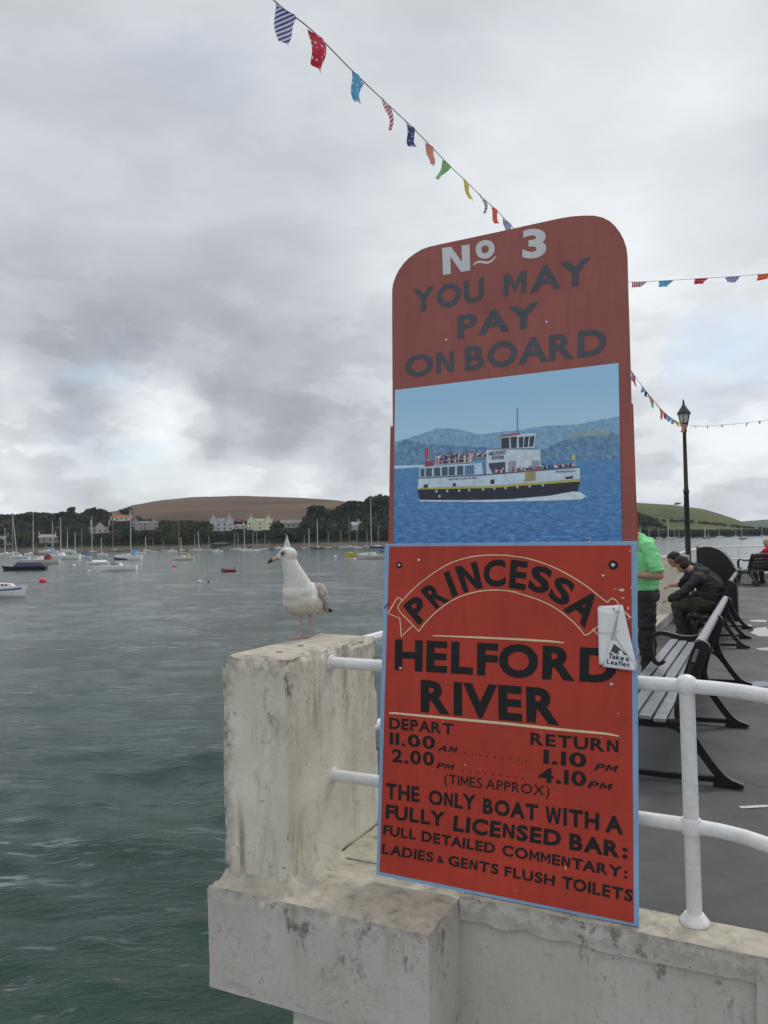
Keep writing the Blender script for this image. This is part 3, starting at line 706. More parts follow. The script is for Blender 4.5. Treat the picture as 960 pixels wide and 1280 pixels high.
# pebbles, shell bits and droppings on the pillar top
for i, (u, v, r, c, lab) in enumerate([(-.13, .14, .012, (.10, .08, .06), 'dark stone chip on the pillar top in front of the gull'), (-.10, .20, .008, (.6, .58, .52), 'white shell bit on the pillar top'),
                             (-.16, .36, .010, (.25, .2, .15), 'brown pebble on the pillar top near the gull'), (-.08, .33, .009, (.5, .47, .4), 'pale pebble at the right edge of the pillar top')]):
    b = MB(); b.sphere((0, 0, 0), (r*1.6, r, r*.5), seg=8, ring=6); o = b.build('pebble', mat('pebble_%d' % i, c, .8), smooth=True)
    o.location = W(u, v, 1.075+r*.2); tag(o, lab, 'pebble')

# ---- railings
def rail_run(pts, r, name, root, n=14):
    b = MB(); b.tube(pts, r, n); return b.build(name, M_white, root, smooth=True)
rl = thing('handrail', 'white tubular handrail fixed in the pillar and running behind the red sign', 'railing'); in_pier(rl)
RV = .372
def bend(z): return [(-.01, RV, z), (.5, RV, z), (1.0, RV-.002, z), (1.52, RV-.01, z), (1.62, RV-.025, z), (1.70, RV-.052, z), (1.78, RV-.10, z), (1.87, RV-.18, z), (1.97, RV-.29, z), (2.1, RV-.45, z), (2.3, RV-.72, z)]
rail_run(bend(1.006), .0262, 'top_rail', rl); rail_run(bend(.497), .0262, 'lower_rail', rl)
pb = MB(); pv = RV-.012
pb.tube([(1.52, pv, .15), (1.519, pv, .6), (1.518, pv, 1.0)], .0275, 16)
pb.build('post', M_white, rl, smooth=True)
pb = MB(); pb.sphere((1.518, pv, 1.008), (.043, .04, .041), seg=18, ring=12); pb.build('post_ball', M_white, rl, smooth=True)
pb = MB(); pb.lathe([(.035, .47), (.036, .475), (.036, .52), (.033, .525)], (1.519, pv, 0), 16); pb.build('collar', M_white, rl, smooth=True)
pb = MB(); pb.lathe([(.052, .148), (.053, .156), (.048, .164), (.041, .172), (.034, .182)], (1.52, pv, 0), 20); pb.build('base_flange', M_white, rl, smooth=True)
for z in (1.006, .497):
    pb = MB(); pb.tube([(-.004, RV, z), (.008, RV, z)], [.037, .034], 14); pb.build('wall_socket', M_white, rl, smooth=True)
sr = thing('side_railing', 'white railing along the left edge of the pier between the two pillars', 'railing'); in_pier(sr)
for z in (1.01, .52): rail_run([(-.20, .82, z), (-.19, 6, z), (-.05, 11.92, z)], .026, 'rail', sr, 8)
for v in (3.2, 5.6, 8.0, 10.2):
    pb = MB(); pb.tube([(-.19, v, .15), (-.19, v, 1.0)], .027, 8); pb.sphere((-.19, v, 1.01), .04, seg=10, ring=8); pb.build('post', M_white, sr, smooth=True)
sr2 = thing('side_railing', 'white railing continuing beyond the far pillar to the pier end', 'railing'); in_pier(sr2)
for z in (1.05, .55): rail_run([(.02, 12.7, z), (.0, 18, z), (.1, 22.6, z)], .026, 'rail', sr2, 8)
for v in (14.5, 17, 19.5, 22.6):
    pb = MB(); pb.tube([(.02, v, .15), (.02, v, 1.03)], .027, 8); pb.sphere((.02, v, 1.05), .04, seg=10, ring=8); pb.build('post', M_white, sr2, smooth=True)
er = thing('end_railing', 'thin white railing across the far end of the pier', 'railing'); in_pier(er)
for z in (1.06, .68): rail_run([(.1, 22.75, z), (7, 22.75, z), (13.8, 22.75, z)], .022, 'rail', er, 8)
for i in range(7):
    u = 1.05+i*2.1
    pb = MB(); pb.tube([(u, 22.75, .2), (u, 22.75, 1.06)], .022, 8); pb.build('post', M_white, er, smooth=True)

# ================================================================== THE SIGN
LEAN = math.radians(4.5)
SP0 = W(.284, .248, .152); ST = Vector((0, 0, math.cos(LEAN)))+N*math.sin(LEAN); SN = U.cross(ST)      # SN points to the viewer
if SN.y > 0: SN = -SN
def B2(px, py):                        # where the sight line meets the board's front plane -> board coordinates
    d = pix_dir(px, py); Cc = Vector((0, 0, EYE)); tt = SN.dot(SP0-Cc)/SN.dot(d); q = Cc+d*tt-SP0
    return (q.dot(U), q.dot(ST))
sign = thing('ferry_sign', 'tall red ferry sign board with painted black lettering and a picture of a boat', 'sign', SP0)
SM = Matrix((U, -SN, ST)).transposed().to_3x3()      # board x,y(back),z
sign.rotation_euler = SM.to_euler()
def bz(x, z, out=0.0): return (x, -out, z)           # board coordinates, 'out' towards the viewer
def slab(name, pxs, f, bk, m, parent=sign, pix=True, bevel=0, smooth=False):
    pts = [B2(*p) for p in pxs] if pix else pxs
    b = MB(); b.prism(pts, lambda x, z: bz(x, z, f), lambda x, z: bz(x, z, bk)); return b.build(name, m, parent, bevel=bevel, smooth=smooth)
def painted(name, c, rough=.45, wear=(.5, .45, .4), amt=.5, bumpy=.15):
    m, t, bs = base_mat(name)
    P = t.new('ShaderNodeTexCoord').outputs['Object']
    base = t.ramp(t.noise(P, 3.0, 5, .6), [(.3, tuple(x*.86 for x in c)), (.7, tuple(min(1, x*1.1) for x in c))])
    base = t.mix(t.ramp(t.noise(t.mapping(P, scale=(1, 1, .15)), 26, 5, .6), [(.46, 0.0), (.75, .45)]), base, tuple(x*.68 for x in c))
    base = t.mix(t.ramp(t.noise(t.mapping(P, scale=(.25, 1, 3)), 30, 6, .7), [(.5, 0.0), (.8, .25)]), base, tuple(min(1, x*1.25+.015) for x in c))
    sp = t.noise(P, 75, 3, .5); ms = t.noise(P, 5, 3, .5)
    msk = t.math('MULTIPLY', t.ramp(sp, [(.70, 0.0), (.73, 1.0)]), t.ramp(ms, [(.52, 0.0), (.6, amt)]))
    t.l.new(t.mix(msk, base, wear), bs.inputs['Base Color'])
    bs.inputs['Roughness'].default_value = rough
    bn = t.new('ShaderNodeBump'); bn.inputs['Strength'].default_value = bumpy; bn.inputs['Distance'].default_value = .003
    t.l.new(t.noise(P, 22, 5, .6), bn.inputs['Height']); t.l.new(bn.outputs[0], bs.inputs['Normal'])
    return m
M_red = painted('red_sign_paint', (.46, .040, .020), .66, bumpy=.3)
M_red2 = painted('faded_red_paint', (.33, .080, .064), .36, amt=.3)
M_blue = painted('light_blue_trim_paint', (.25, .42, .64), .5)
M_blk = painted('black_lettering_paint', (.006, .006, .007), .75, wear=(.3, .06, .05), amt=.35)
M_cream = painted('cream_lining_paint', (.80, .62, .40), .5, amt=.1)
M_lett = painted('faded_black_lettering', (.062, .066, .085), .36, wear=(.3, .08, .06), amt=.2)
M_wlett = painted('white_lettering_paint', (.70, .70, .72), .45, amt=.1)
M_back = mat('plywood_back', (.30, .20, .11), .8)
M_steel = mat('screw_steel', (.55, .55, .55), .3, .9)
# backing boards (two side planks show), upper board, lower board
slab('side_plank', [(486, 532), (500, 530.5), (500, 700), (483, 700)], -.0145, -.033, M_red2, bevel=.002)
slab('side_plank', [(778, 503.5), (790, 503), (796.3, 690), (778, 690)], -.0145, -.033, M_red, bevel=.002)
slab('backing_board', [(497, 560), (783, 560), (783, 1100), (492, 1040)], -.0145, -.030, M_back)
UP = [(493, 700), (491.5, 600), (490.5, 500), (490, 400), (490, 363), (491, 355), (494, 346), (498, 338), (503.5, 330), (510, 323), (518, 317), (527, 311.5), (537, 308), (548, 305.5), (560, 303), (613, 291.7), (666, 280), (700, 272.6), (715, 270.2), (730, 269.2), (743, 269.3), (753, 271.5), (762, 276), (769, 282.5), (775, 290.5), (779.5, 299), (782.7, 309), (784, 320), (785, 360), (788, 460), (789, 503), (792.5, 600), (795, 700)]
slab('upper_board', UP[::-1], 0.0, -.0145, M_red2, bevel=.0015)
# bright edge band of bare wood on the right
slab('blue_board', [(482.3, 680), (796.6, 676.5), (799.2, 1157.5), (471.8, 1092.5)][::-1], .012, .0005, M_blue, bevel=.002)
slab('red_face', [(488.2, 683.2), (789.6, 681.8), (792.9, 1152.3), (476.2, 1088.5)][::-1], .0132, .0115, M_red)
ZF, ZU = .0132, 0.0              # paint surfaces of the lower / upper board

# ---- lettering: glyph outlines from the built-in face, fitted to measured word boxes
GC = {}
def glyph1(ch, bold):
    key = (ch, round(bold, 3))
    if key in GC: return GC[key]
    t_ = .115+bold*2.2
    custom = {'M': (.86, [(0, 0), (0, 1), (t_*1.15, 1), (.43, .50), (.86-t_*1.15, 1), (.86, 1), (.86, 0), (.86-t_, 0), (.86-t_, .62), (.43, .12), (t_, .62), (t_, 0)]),
              'N': (.74, [(0, 0), (0, 1), (t_*1.15, 1), (.74-t_, .36), (.74-t_, 1), (.74, 1), (.74, 0), (.74-t_*1.15, 0), (t_, .64), (t_, 0)]),
              'W': (1.12, [(0, 1), (t_*1.1, 1), (.30, .36), (.56-t_*.5, 1), (.56+t_*.5, 1), (.82, .36), (1.12-t_*1.1, 1), (1.12, 1), (.82+t_*.5, 0), (.82-t_*.5, 0), (.56, .62), (.30+t_*.5, 0), (.30-t_*.5, 0)])}
    if ch in custom:
        w_, P_ = custom[ch]; P_ = [(x*CAPH, y*CAPH) for x, y in P_]; GC[key] = (P_, [tuple(range(len(P_)))[::-1]], w_*CAPH); return GC[key]
    cu = D.curves.new('t', 'FONT'); cu.body = ch; cu.size = 1; cu.offset = bold; cu.resolution_u = 4; cu.fill_mode = 'FRONT'
    ob = D.objects.new('t', cu); col.objects.link(ob); bpy.context.view_layer.update()
    me = D.meshes.new_from_object(ob.evaluated_get(bpy.context.evaluated_depsgraph_get()))
    D.objects.remove(ob); D.curves.remove(cu)
    V = [tuple(v.co)[:2] for v in me.vertices]; F = [tuple(p.vertices) for p in me.polygons]; D.meshes.remove(me)
    x0 = min(v[0] for v in V); x1 = max(v[0] for v in V); GC[key] = ([(x-x0, y) for x, y in V], F, x1-x0); return GC[key]
CAPH = .7
CAPH = max(v[1] for v in glyph1('H', .0)[0])
def glyphs(txt, bold):
    V, F, x = [], [], 0; prev = ''
    for ch in txt:
        if ch == ' ': x += .26; prev = ''; continue
        v, f, w_ = glyph1(ch, bold); gap = .085
        if prev+ch in ('TA', 'PA', 'AT', 'AY', 'LY', 'RY', 'OA', 'BA', 'AR', 'FO', 'LT', 'Ta', 'AV', 'IV', 'VE', 'DA', 'LO', 'FU', 'AD', 'AI', 'TO'): gap = .02
        if prev and prev+ch in ('TA', 'AY', 'LY', 'Ta'): gap = -.04
        if prev: x += gap
        o_ = len(V); V += [(a+x, c) for a, c in v]; F += [tuple(q+o_ for q in g) for g in f]; x += w_; prev = ch
    return V, F
def word(txt, quad, m, z, bold=.03, parent=None, wob=.0, raise_=.0009, pieces=None, name='lettering'):
    """quad: image corners TL TR BR BL of the word as painted"""
    parent = parent or LOW
    V, F = pieces or glyphs(txt, bold)
    xs = [v[0] for v in V]; ys = [v[1] for v in V]; x0, x1, y0, y1 = min(xs), max(xs), min(ys), max(ys)
    if ',' in txt or 'Q' in txt: pass
    Q = [Vector(B2(*q)) for q in quad]; b = MB(); vs = []
    for x, y in V:
        s = (x-x0)/(x1-x0); tt = (y-y0)/(y1-y0)
        p = Q[3].lerp(Q[2], s).lerp(Q[0].lerp(Q[1], s), tt)
        if wob: p += Vector((mnoise.noise(Vector((p.x*40, p.y*40, 0))), mnoise.noise(Vector((p.x*40, p.y*40, 9)))))*wob
        vs.append(bz(p.x, p.y, z+raise_))
    b.add(vs, F); o = b.build(name, m, parent, fix=False)
    return o
LOW = [o for o in sign.children if o.name.startswith('red_face')][0]; UPB = [o for o in sign.children if o.name.startswith('upper_board')][0]
WB = .0011
word('N', [(552.7, 310), (587, 305.7), (588, 338), (554, 344)], M_wlett, ZU, .045, UPB)
word('o', [(594, 301), (619, 299), (618, 322.7), (595, 324.5)], M_wlett, ZU, .04, UPB)
word('3', [(653, 287), (683, 285), (683, 322), (653, 324)], M_wlett, ZU, .04, UPB)
def ribbon(name, pts, wd_, m, z, parent, raise_=.0008, pix=True, taper=False):
    P_ = [Vector(B2(*p)) if pix else Vector(p) for p in pts]; b = MB(); vs = []; n = len(P_)
    for i, p in enumerate(P_):
        d = (P_[min(i+1, n-1)]-P_[max(i-1, 0)]).normalized(); q = Vector((-d.y, d.x))
        w_ = wd_/2*(max(.25, math.sin(math.pi*(i+.3)/(n-.4)))**.5 if taper else 1)
        if 0 < i < n-1:
            a1 = (P_[i]-P_[i-1]).normalized(); a2 = (P_[i+1]-P_[i]).normalized(); w_ /= max(.5, math.sqrt(max(.01, (1+a1.dot(a2))/2)))
        vs += [bz(p.x+q.x*w_, p.y+q.y*w_, z+raise_), bz(p.x-q.x*w_, p.y-q.y*w_, z+raise_)]
    b.add(vs, [(2*i, 2*i+1, 2*i+3, 2*i+2) for i in range(n-1)]); return b.build(name, m, parent, fix=False)
ribbon('flourish', [(591.7, 331.5), (595, 328.5), (600, 327), (605, 328), (610, 328.5), (615, 326), (620, 320.5)], .010, M_wlett, ZU, UPB, taper=True)
for tx, q in [('YOU', [(516, 361.7), (604.5, 346.5), (605.5, 376.5), (516, 391.7)]), ('MAY', [(630, 341.7), (739, 321), (739, 354.5), (629, 372)]),
              ('PAY', [(571.7, 395), (674.5, 376.5), (674.5, 408), (571.7, 423.5)]), ('ON', [(506.7, 445), (567.5, 436.5), (568, 466), (506.7, 473)]),
              ('BOARD', [(581, 433), (758.5, 409), (758, 443.5), (581, 464.5)])]:
    word(tx, q, M_lett, ZU, .036, UPB, WB)
for tx, q in [('P', [(504.9, 757.2), (522.5, 742), (542, 766), (525, 781.5)]), ('R', [(526.5, 737.9), (544.7, 724.4), (563.4, 750.6), (546.6, 761.9)]),
              ('I', [(556.0, 716.5), (562.5, 713.4), (574.4, 743.3), (567.0, 746.9)]), ('N', [(569.6, 709), (597.2, 701.9), (604.7, 734.7), (581.3, 740.9)]),
              ('C', [(605.3, 700.9), (633.2, 698.8), (633.6, 732.8), (606, 734.2)]), ('E', [(640, 699.6), (661.6, 702.4), (657.7, 738.2), (637.1, 734.7)]),
              ('S', [(667.4, 705), (693.5, 711.6), (685.3, 744), (659.8, 737.3)]), ('S', [(698.4, 717.5), (722.1, 730), (709, 760), (684.3, 747.3)]),
              ('A', [(729.1, 732.2), (756.5, 754.8), (732.1, 784.8), (704.6, 762.1)])]:
    word(tx, q, M_blk, ZF, .04, None, WB)
word('HELFORD', [(495.6, 798.2), (773, 810.0), (772, 855), (494.9, 837.6)], M_blk, ZF, .042, None, WB)
word('RIVER', [(527.5, 849.2), (700, 860.5), (700.7, 906.5), (527.5, 889.8)], M_blk, ZF, .042, None, WB)
L3 = [('DEPART', [(488.6, 896), (568.3, 904), (568.3, 918), (488.2, 910.3)], .022), ('11.00', [(489, 914.5), (545.3, 919.8), (545.3, 936.3), (488.6, 930)], .02),
 ('AM', [(549.7, 930.5), (572.4, 933.1), (572.4, 940.2), (549.3, 937.6)], .02), ('2.00', [(492.1, 935), (544, 939.3), (544.4, 957), (491.6, 952)], .02),
 ('PM', [(547.9, 952.3), (568.3, 954.7), (568.3, 961.8), (547.9, 959.3)], .02), ('(TIMES APPROX)', [(556.8, 966.3), (688.5, 981.9), (687.8, 998.4), (556.8, 982.9)], .006),
 ('RETURN', [(664.1, 914.9), (774, 924.3), (774, 940.6), (663.8, 930.3)], .024), ('1.10', [(680.6, 935.9), (734, 940.6), (734, 959), (680.3, 953.8)], .024),
 ('PM', [(746.3, 953.4), (772.1, 956), (771.6, 964.6), (744.8, 961.6)], .02), ('4.10', [(674, 958.4), (734, 963.5), (733.7, 982.3), (674, 976.6)], .024),
 ('PM', [(737.3, 975.3), (765, 978.5), (764.6, 987.5), (736.5, 983.8)], .02),
 ('THE', [(484.2, 977.4), (526.3, 982.7), (525.8, 1002.1), (484.2, 997.2)], .026), ('ONLY', [(537.6, 986), (596.6, 992.8), (596.1, 1012.8), (537.6, 1004.6)], .026),
 ('BOAT', [(605.5, 996.3), (674, 1004.5), (673.5, 1025.5), (604.9, 1015.8)], .032), ('WITH', [(682.9, 1005.4), (750, 1015.3), (749.6, 1036.5), (682.9, 1028)], .030),
 ('A', [(757, 1017.2), (780, 1020), (780, 1042), (757, 1039)], .034),
 ('FULLY', [(484.5, 1004.3), (558.2, 1014), (557.7, 1033), (483.8, 1022)], .026), ('LICENSED', [(569.2, 1017.6), (702.8, 1036.9), (702.2, 1057.5), (567.4, 1037.9)], .032),
 ('BAR:', [(712.9, 1039.7), (785.6, 1052.8), (785.3, 1072.8), (712.5, 1061)], .036),
 ('FULL', [(481.5, 1029.9), (522.2, 1036.1), (521.7, 1048.9), (480.6, 1042.3)], .024), ('DETAILED', [(528.8, 1037), (620.9, 1053), (620.2, 1065.9), (528.4, 1050.4)], .026),
 ('COMMENTARY:', [(629.4, 1053.9), (785.3, 1083.2), (784.7, 1097.2), (628.8, 1068)], .026),
 ('LADIES', [(480.3, 1052.4), (544, 1064.5), (543, 1076.9), (478.5, 1065.9)], .022), ('&', [(548.3, 1068.5), (556.8, 1070.1), (556.6, 1078.6), (547.9, 1076.9)], .016),
 ('GENTS', [(562.4, 1067.5), (625, 1079), (624, 1092.2), (561.7, 1080.6)], .028), ('FLUSH', [(632.3, 1080.9), (695.3, 1092.8), (694.1, 1106.3), (631.9, 1094)], .026),
 ('TOILETS', [(704, 1093.1), (792.2, 1110.9), (791.2, 1126.0), (703.5, 1108.8)], .028)]
for tx, q, bo in L3:
    if tx in ('AM', 'PM'): q = [(q[0][0]+2, q[0][1]), (q[1][0]+2, q[1][1]), (q[2][0]-1.5, q[2][1]), (q[3][0]-1.5, q[3][1])]
    word(tx, q, M_blk, ZF, bo+(.010 if '(' not in tx else .004), None, .0010)
for a, c, n in (((582.4, 940.8), (658.5, 950.4), 9), ((580, 962.3), (654.8, 972.1), 9)):
    for i in range(n):
        p = B2(a[0]+(c[0]-a[0])*i/(n-1), a[1]+(c[1]-a[1])*i/(n-1)); b = MB()
        b.add([bz(p[0]+.0035*math.cos(k*math.pi/4), p[1]+.003*math.sin(k*math.pi/4), ZF+.0008) for k in range(8)], [tuple(range(8))]); b.build('dot', M_blk, LOW, fix=False)
def z2(pts): return [(480+x/5.333, 670+y/5.333) for x, y in pts]
def z3(pts): return [(640+x/5.647, 670+y/5.647) for x, y in pts]
def smoothp(pts, n=4):
    P_ = [Vector(p) for p in pts]; o = []
    for i in range(len(P_)-1):
        a, b_, c, d = P_[max(i-1, 0)], P_[i], P_[i+1], P_[min(i+2, len(P_)-1)]
        for k in range(n):
            s = k/n; o.append(.5*((2*b_)+(-a+c)*s+(2*a-5*b_+4*c-d)*s*s+(-a+3*b_-3*c+d)*s**3))
    return [tuple(p) for p in o]+[tuple(P_[-1])]
LW = .0042
ribbon('banner_line', smoothp(z2([(130, 430), (200, 358), (280, 290), (380, 220), (480, 170), (600, 138), (720, 128), (830, 130)])+z3([(0, 142), (100, 155), (220, 190), (330, 235), (440, 295), (540, 360), (620, 425), (680, 470)])), LW, M_cream, ZF, LOW)
ribbon('banner_line', smoothp(z2([(240, 635), (300, 560), (380, 485), (480, 420), (590, 380), (700, 362), (800, 362), (900, 375)])+z3([(0, 390), (120, 425), (230, 465), (330, 520), (420, 590), (480, 650), (515, 695)])), LW, M_cream, ZF, LOW)
ribbon('banner_line', smoothp(z2([(130, 430), (103, 470), (120, 510), (175, 565), (240, 635)])), LW, M_cream, ZF, LOW, .0010)
ribbon('banner_line', z2([(130, 432), (117, 414), (100, 410), (35, 515), (115, 548), (125, 668), (198, 600)]), LW, M_cream, ZF, LOW, .0012)
ribbon('banner_line', z3([(515, 695), (530, 698), (548, 690), (610, 637), (700, 560)]), LW, M_cream, ZF, LOW, .0010)
ribbon('banner_line', z3([(680, 470), (695, 448), (715, 440), (740, 455), (770, 500), (842, 578), (815, 585)]), LW, M_cream, ZF, LOW, .0012)
ribbon('banner_line', z3([(575, 655), (618, 702), (640, 640)]), LW, M_cream, ZF, LOW, .0012)
ribbon('underline', [(542.5, 794.3), (600, 796.6), (650, 799), (690, 801.4), (706, 803.2)], .0085, M_cream, ZF, LOW, taper=True)
ribbon('underline', [(488, 891), (494, 890.8), (560, 897), (640, 904.5), (700, 911), (760, 916.5), (774.5, 919.5)], .0105, M_cream, ZF, LOW, taper=True)
# bolts, screws and chips
def bolt(px, py, r, z, ring=False):
    p = B2(px, py); b = MB()
    k = 12; b.add([bz(p[0]+r*math.cos(2*math.pi*i/k), p[1]+r*math.sin(2*math.pi*i/k), z) for i in range(k)]+[bz(p[0]+r*.75*math.cos(2*math.pi*i/k), p[1]+r*.75*math.sin(2*math.pi*i/k), z+r*.5) for i in range(k)]+[bz(p[0], p[1], z+r*.62)],
          [(i, (i+1) % k, k+(i+1) % k, k+i) for i in range(k)]+[(k+i, k+(i+1) % k, 2*k) for i in range(k)])
    o = b.build('bolt', M_steel, sign, smooth=True)
    if ring:
        b = MB(); R = r*1.9
        b.add([bz(p[0]+R*math.cos(2*math.pi*i/16), p[1]+R*math.sin(2*math.pi*i/16), z+.0006) for i in range(16)], [tuple(range(16))]); b.build('washer', M_blk, o, fix=False)
for a in [(500.7, 706.5, .0075, ZF, True), (525.3, 700.2, .0075, ZF), (767.3, 706.5, .0095, ZF, True), (754.5, 719, .004, ZF), (502.5, 835, .0075, ZF), (765.3, 855, .008, ZF), (773.5, 891.5, .004, ZF),
          (558, 425, .0055, ZU), (683.5, 402.5, .0055, ZU), (677.5, 914.8, .003, ZF), (752.2, 921, .003, ZF), (494.5, 896.3, .003, ZF), (555.5, 902, .003, ZF), (738.5, 677.5, .006, .012), (523.5, 812, .002, ZF)]:
    bolt(*a)
M_chip = mat('bare_chip', (.75, .62, .5), .8)
def chip(px, py, w_, h_, z, seed):
    b = MB(); p = B2(px, py); k = 10
    b.add([bz(p[0]+w_*(1+.5*mnoise.noise(Vector((i*1.9, seed, 0))))*math.cos(2*math.pi*i/k), p[1]+h_*(1+.5*mnoise.noise(Vector((i*1.7, seed, 5))))*math.sin(2*math.pi*i/k), z+.0007) for i in range(k)], [tuple(range(k))]); b.build('paint_chip', M_chip, sign, fix=False)
for i, a in enumerate([(778, 737.5, .011, .005), (779.5, 747.5, .006, .003), (755, 719.5, .007, .0035), (770, 736, .006, .0015), (788, 689, .003, .0015), (786, 760, .003, .006), (526, 922, .002, .006), (549, 857, .003, .004), (519, 951, .0025, .002), (633, 1042, .002, .002), (708, 1083, .002, .006), (583, 955, .004, .002), (646, 1112, .0025, .002), (790, 735, .002, .006)]):
    chip(*a, ZF, i)
# ---- the picture panel
def zf(pts): return [(500+x/3.692, 510+y/3.692) for x, y in pts]
m, t, bs = base_mat('printed_sky_and_sea')
P = t.new('ShaderNodeTexCoord').outputs['Object']; sp = t.new('ShaderNodeSeparateXYZ'); t.l.new(P, sp.inputs[0])
skyc = t.ramp(sp.outputs[2], [(0.0, (.0, .0, .0)), (1.0, (1, 1, 1))])
mr = t.new('ShaderNodeMapRange'); t.l.new(sp.outputs[2], mr.inputs[0]); mr.inputs[1].default_value = 1.75; mr.inputs[2].default_value = 2.02
skyc = t.mix(mr.outputs[0], (.56, .80, .95), (.40, .69, .95))
seaN = t.noise(t.mapping(P, scale=(1, 1, 3.4)), 30, 9, .78, .4)
seac = t.ramp(seaN, [(.33, (.02, .10, .28)), (.48, (.055, .20, .48)), (.60, (.14, .36, .66)), (.75, (.40, .60, .80))])
mr = t.new('ShaderNodeMapRange'); t.l.new(sp.outputs[2], mr.inputs[0]); mr.inputs[1].default_value = 1.40; mr.inputs[2].default_value = 1.72; mr.inputs[4].default_value = .5
seac = t.mix(mr.outputs[0], seac, (.14, .34, .60))
hz = B2(640, 577)[1]
stp = t.math('GREATER_THAN', sp.outputs[2], hz)
t.l.new(t.mix(stp, seac, skyc), bs.inputs['Base Color']); bs.inputs['Roughness'].default_value = .28; bs.inputs['Specular IOR Level'].default_value = .4
PIC = slab('picture_panel', [(494.2, 487.8), (773.2, 454), (777.5, 677.5), (492.6, 681)][::-1], .004, .0003, m)
def flat(name, c, pts, lvl, rough=.3, pix=True):
    mm = c if not isinstance(c, tuple) else mat('print_%02x%02x%02x' % tuple(int(255*q) for q in c), c, rough, var=.12, vscale=35)
    P_ = [B2(*p) for p in pts]; b = MB(); b.add([bz(x, z, .0040+.0004*lvl) for x, z in P_], [tuple(range(len(P_)))])
    o = b.build(name, mm, PIC, fix=False)
    return o
def treemat(name, cols, s=40):
    mm, t, bs = base_mat(name); P = t.new('ShaderNodeTexCoord').outputs['Object']
    t.l.new(t.ramp(t.noise(P, s*1.5, 9, .75), [(.36, cols[0]), (.5, cols[1]), (.62, cols[2])]), bs.inputs['Base Color']); bs.inputs['Roughness'].default_value = .3; return mm
T1 = treemat('print_hills_far', [(.16, .33, .56), (.23, .43, .65), (.33, .53, .73)]); T2 = treemat('print_hills_near', [(.07, .19, .38), (.13, .28, .47), (.24, .41, .57)])
def ragged(pts, a=1.2, n=5):
    o = []
    for i in range(len(pts)-1):
        for k in range(n): s = k/n; x = pts[i][0]*(1-s)+pts[i+1][0]*s; y = pts[i][1]*(1-s)+pts[i+1][1]*s; o.append((x, y+a*mnoise.noise(Vector((x*.55, y*.2, 1)))))
    return o+[pts[-1]]
flat('printed_hills', T1, ragged([(494, 553), (520, 545), (545, 536), (570, 536), (600, 543), (640, 539), (680, 533), (720, 531), (750, 525), (774.5, 521)])+[(775.5, 575), (640, 578), (493.5, 581)], 1)
flat('printed_hills', T2, ragged([(494, 560), (506, 549), (520, 553), (545, 556), (580, 558), (620, 560), (680, 562), (700, 552), (730, 545), (775, 541)])+[(775.6, 574), (676, 577), (493.4, 582)], 2)
flat('printed_hills', treemat('print_hills_pale', [(.24, .36, .40), (.30, .42, .44), (.36, .48, .50)]), ragged([(706, 543), (735, 538), (758, 538), (765, 541)], .6)+[(760, 545), (715, 547)], 3)
BO = [  # the printed ferry, back to front
 ('printed_wake', (.70, .84, .95), [(90, 424), (300, 428), (520, 422), (700, 405), (790, 385), (830, 388), (862, 408), (840, 422), (700, 428), (420, 434), (95, 432)], 3),
 ('printed_hull', (.012, .016, .035), [(84, 378), (420, 368), (832, 336), (822, 382), (700, 402), (480, 420), (95, 424), (88, 400)], 5),
 ('printed_hull_band', (.55, .50, .06), [(84, 370), (420, 360), (833, 328), (832, 340), (420, 370), (84, 377)], 6),
 ('printed_topsides', (.60, .74, .86), [(88, 326), (395, 310), (832, 276), (834, 330), (420, 362), (84, 372)], 6),
 ('printed_rubbing_strake', (.10, .09, .12), [(88, 322), (395, 307), (832, 273), (832, 277), (395, 312), (88, 327)], 7),
 ('printed_saloon', (.50, .68, .86), [(92, 276), (380, 252), (388, 308), (90, 324)], 6),
 ('printed_wheelhouse', (.64, .74, .84), [(400, 196), (492, 192), (650, 194), (652, 285), (400, 306)], 6),
 ('printed_cabin', (.48, .60, .72), [(466, 128), (545, 124), (545, 188), (466, 190)], 7),
 ('printed_cabin', (.62, .72, .82), [(545, 122), (632, 116), (622, 186), (545, 188)], 7),
 ('printed_cabin_roof', (.45, .07, .07), [(464, 128), (556, 116), (556, 124), (464, 136)], 8),
 ('printed_mast', (.20, .24, .30), [(541, 0), (545, 0), (546, 118), (542, 118)], 7),
 ('printed_flag', (.60, .05, .08), [(120, 190), (133, 178), (134, 234), (120, 234)], 7),
 ('printed_flag', (.40, .04, .06), [(118, 248), (158, 244), (158, 266), (118, 270)], 7),
 ('printed_flag_pole', (.5, .55, .62), [(132, 165), (135, 165), (136, 268), (132, 268)], 6),
 ('printed_flag', (.65, .62, .12), [(794, 220), (810, 216), (810, 240), (794, 242)], 7),
 ('printed_flag_pole', (.5, .55, .62), [(808, 216), (811, 216), (812, 272), (808, 272)], 6),
 ('printed_notice', (.42, .33, .16), [(578, 296), (628, 292), (628, 336), (578, 340)], 8),
 ('printed_hatch', (.03, .03, .05), [(765, 320), (800, 314), (800, 326), (765, 330)], 8),
 ('printed_hatch', (.03, .03, .05), [(420, 332), (438, 330), (438, 350), (420, 352)], 8),
 ('printed_hatch', (.03, .03, .05), [(246, 348), (260, 347), (260, 362), (246, 363)], 8), ('printed_hatch', (.03, .03, .05), [(112, 354), (132, 353), (132, 368), (112, 369)], 8)]
for x0, x1 in [(98, 116), (122, 150), (160, 188), (196, 222), (228, 256), (266, 294)]:
    BO.append(('printed_window', (.06, .10, .16), [(x0, 282-(x0-98)*.075), (x1, 282-(x1-98)*.075), (x1, 318-(x1-98)*.045), (x0, 318-(x0-98)*.045)], 8))
BO.append(('printed_window', (.10, .20, .38), [(302, 268), (344, 264), (345, 306), (302, 309)], 8))
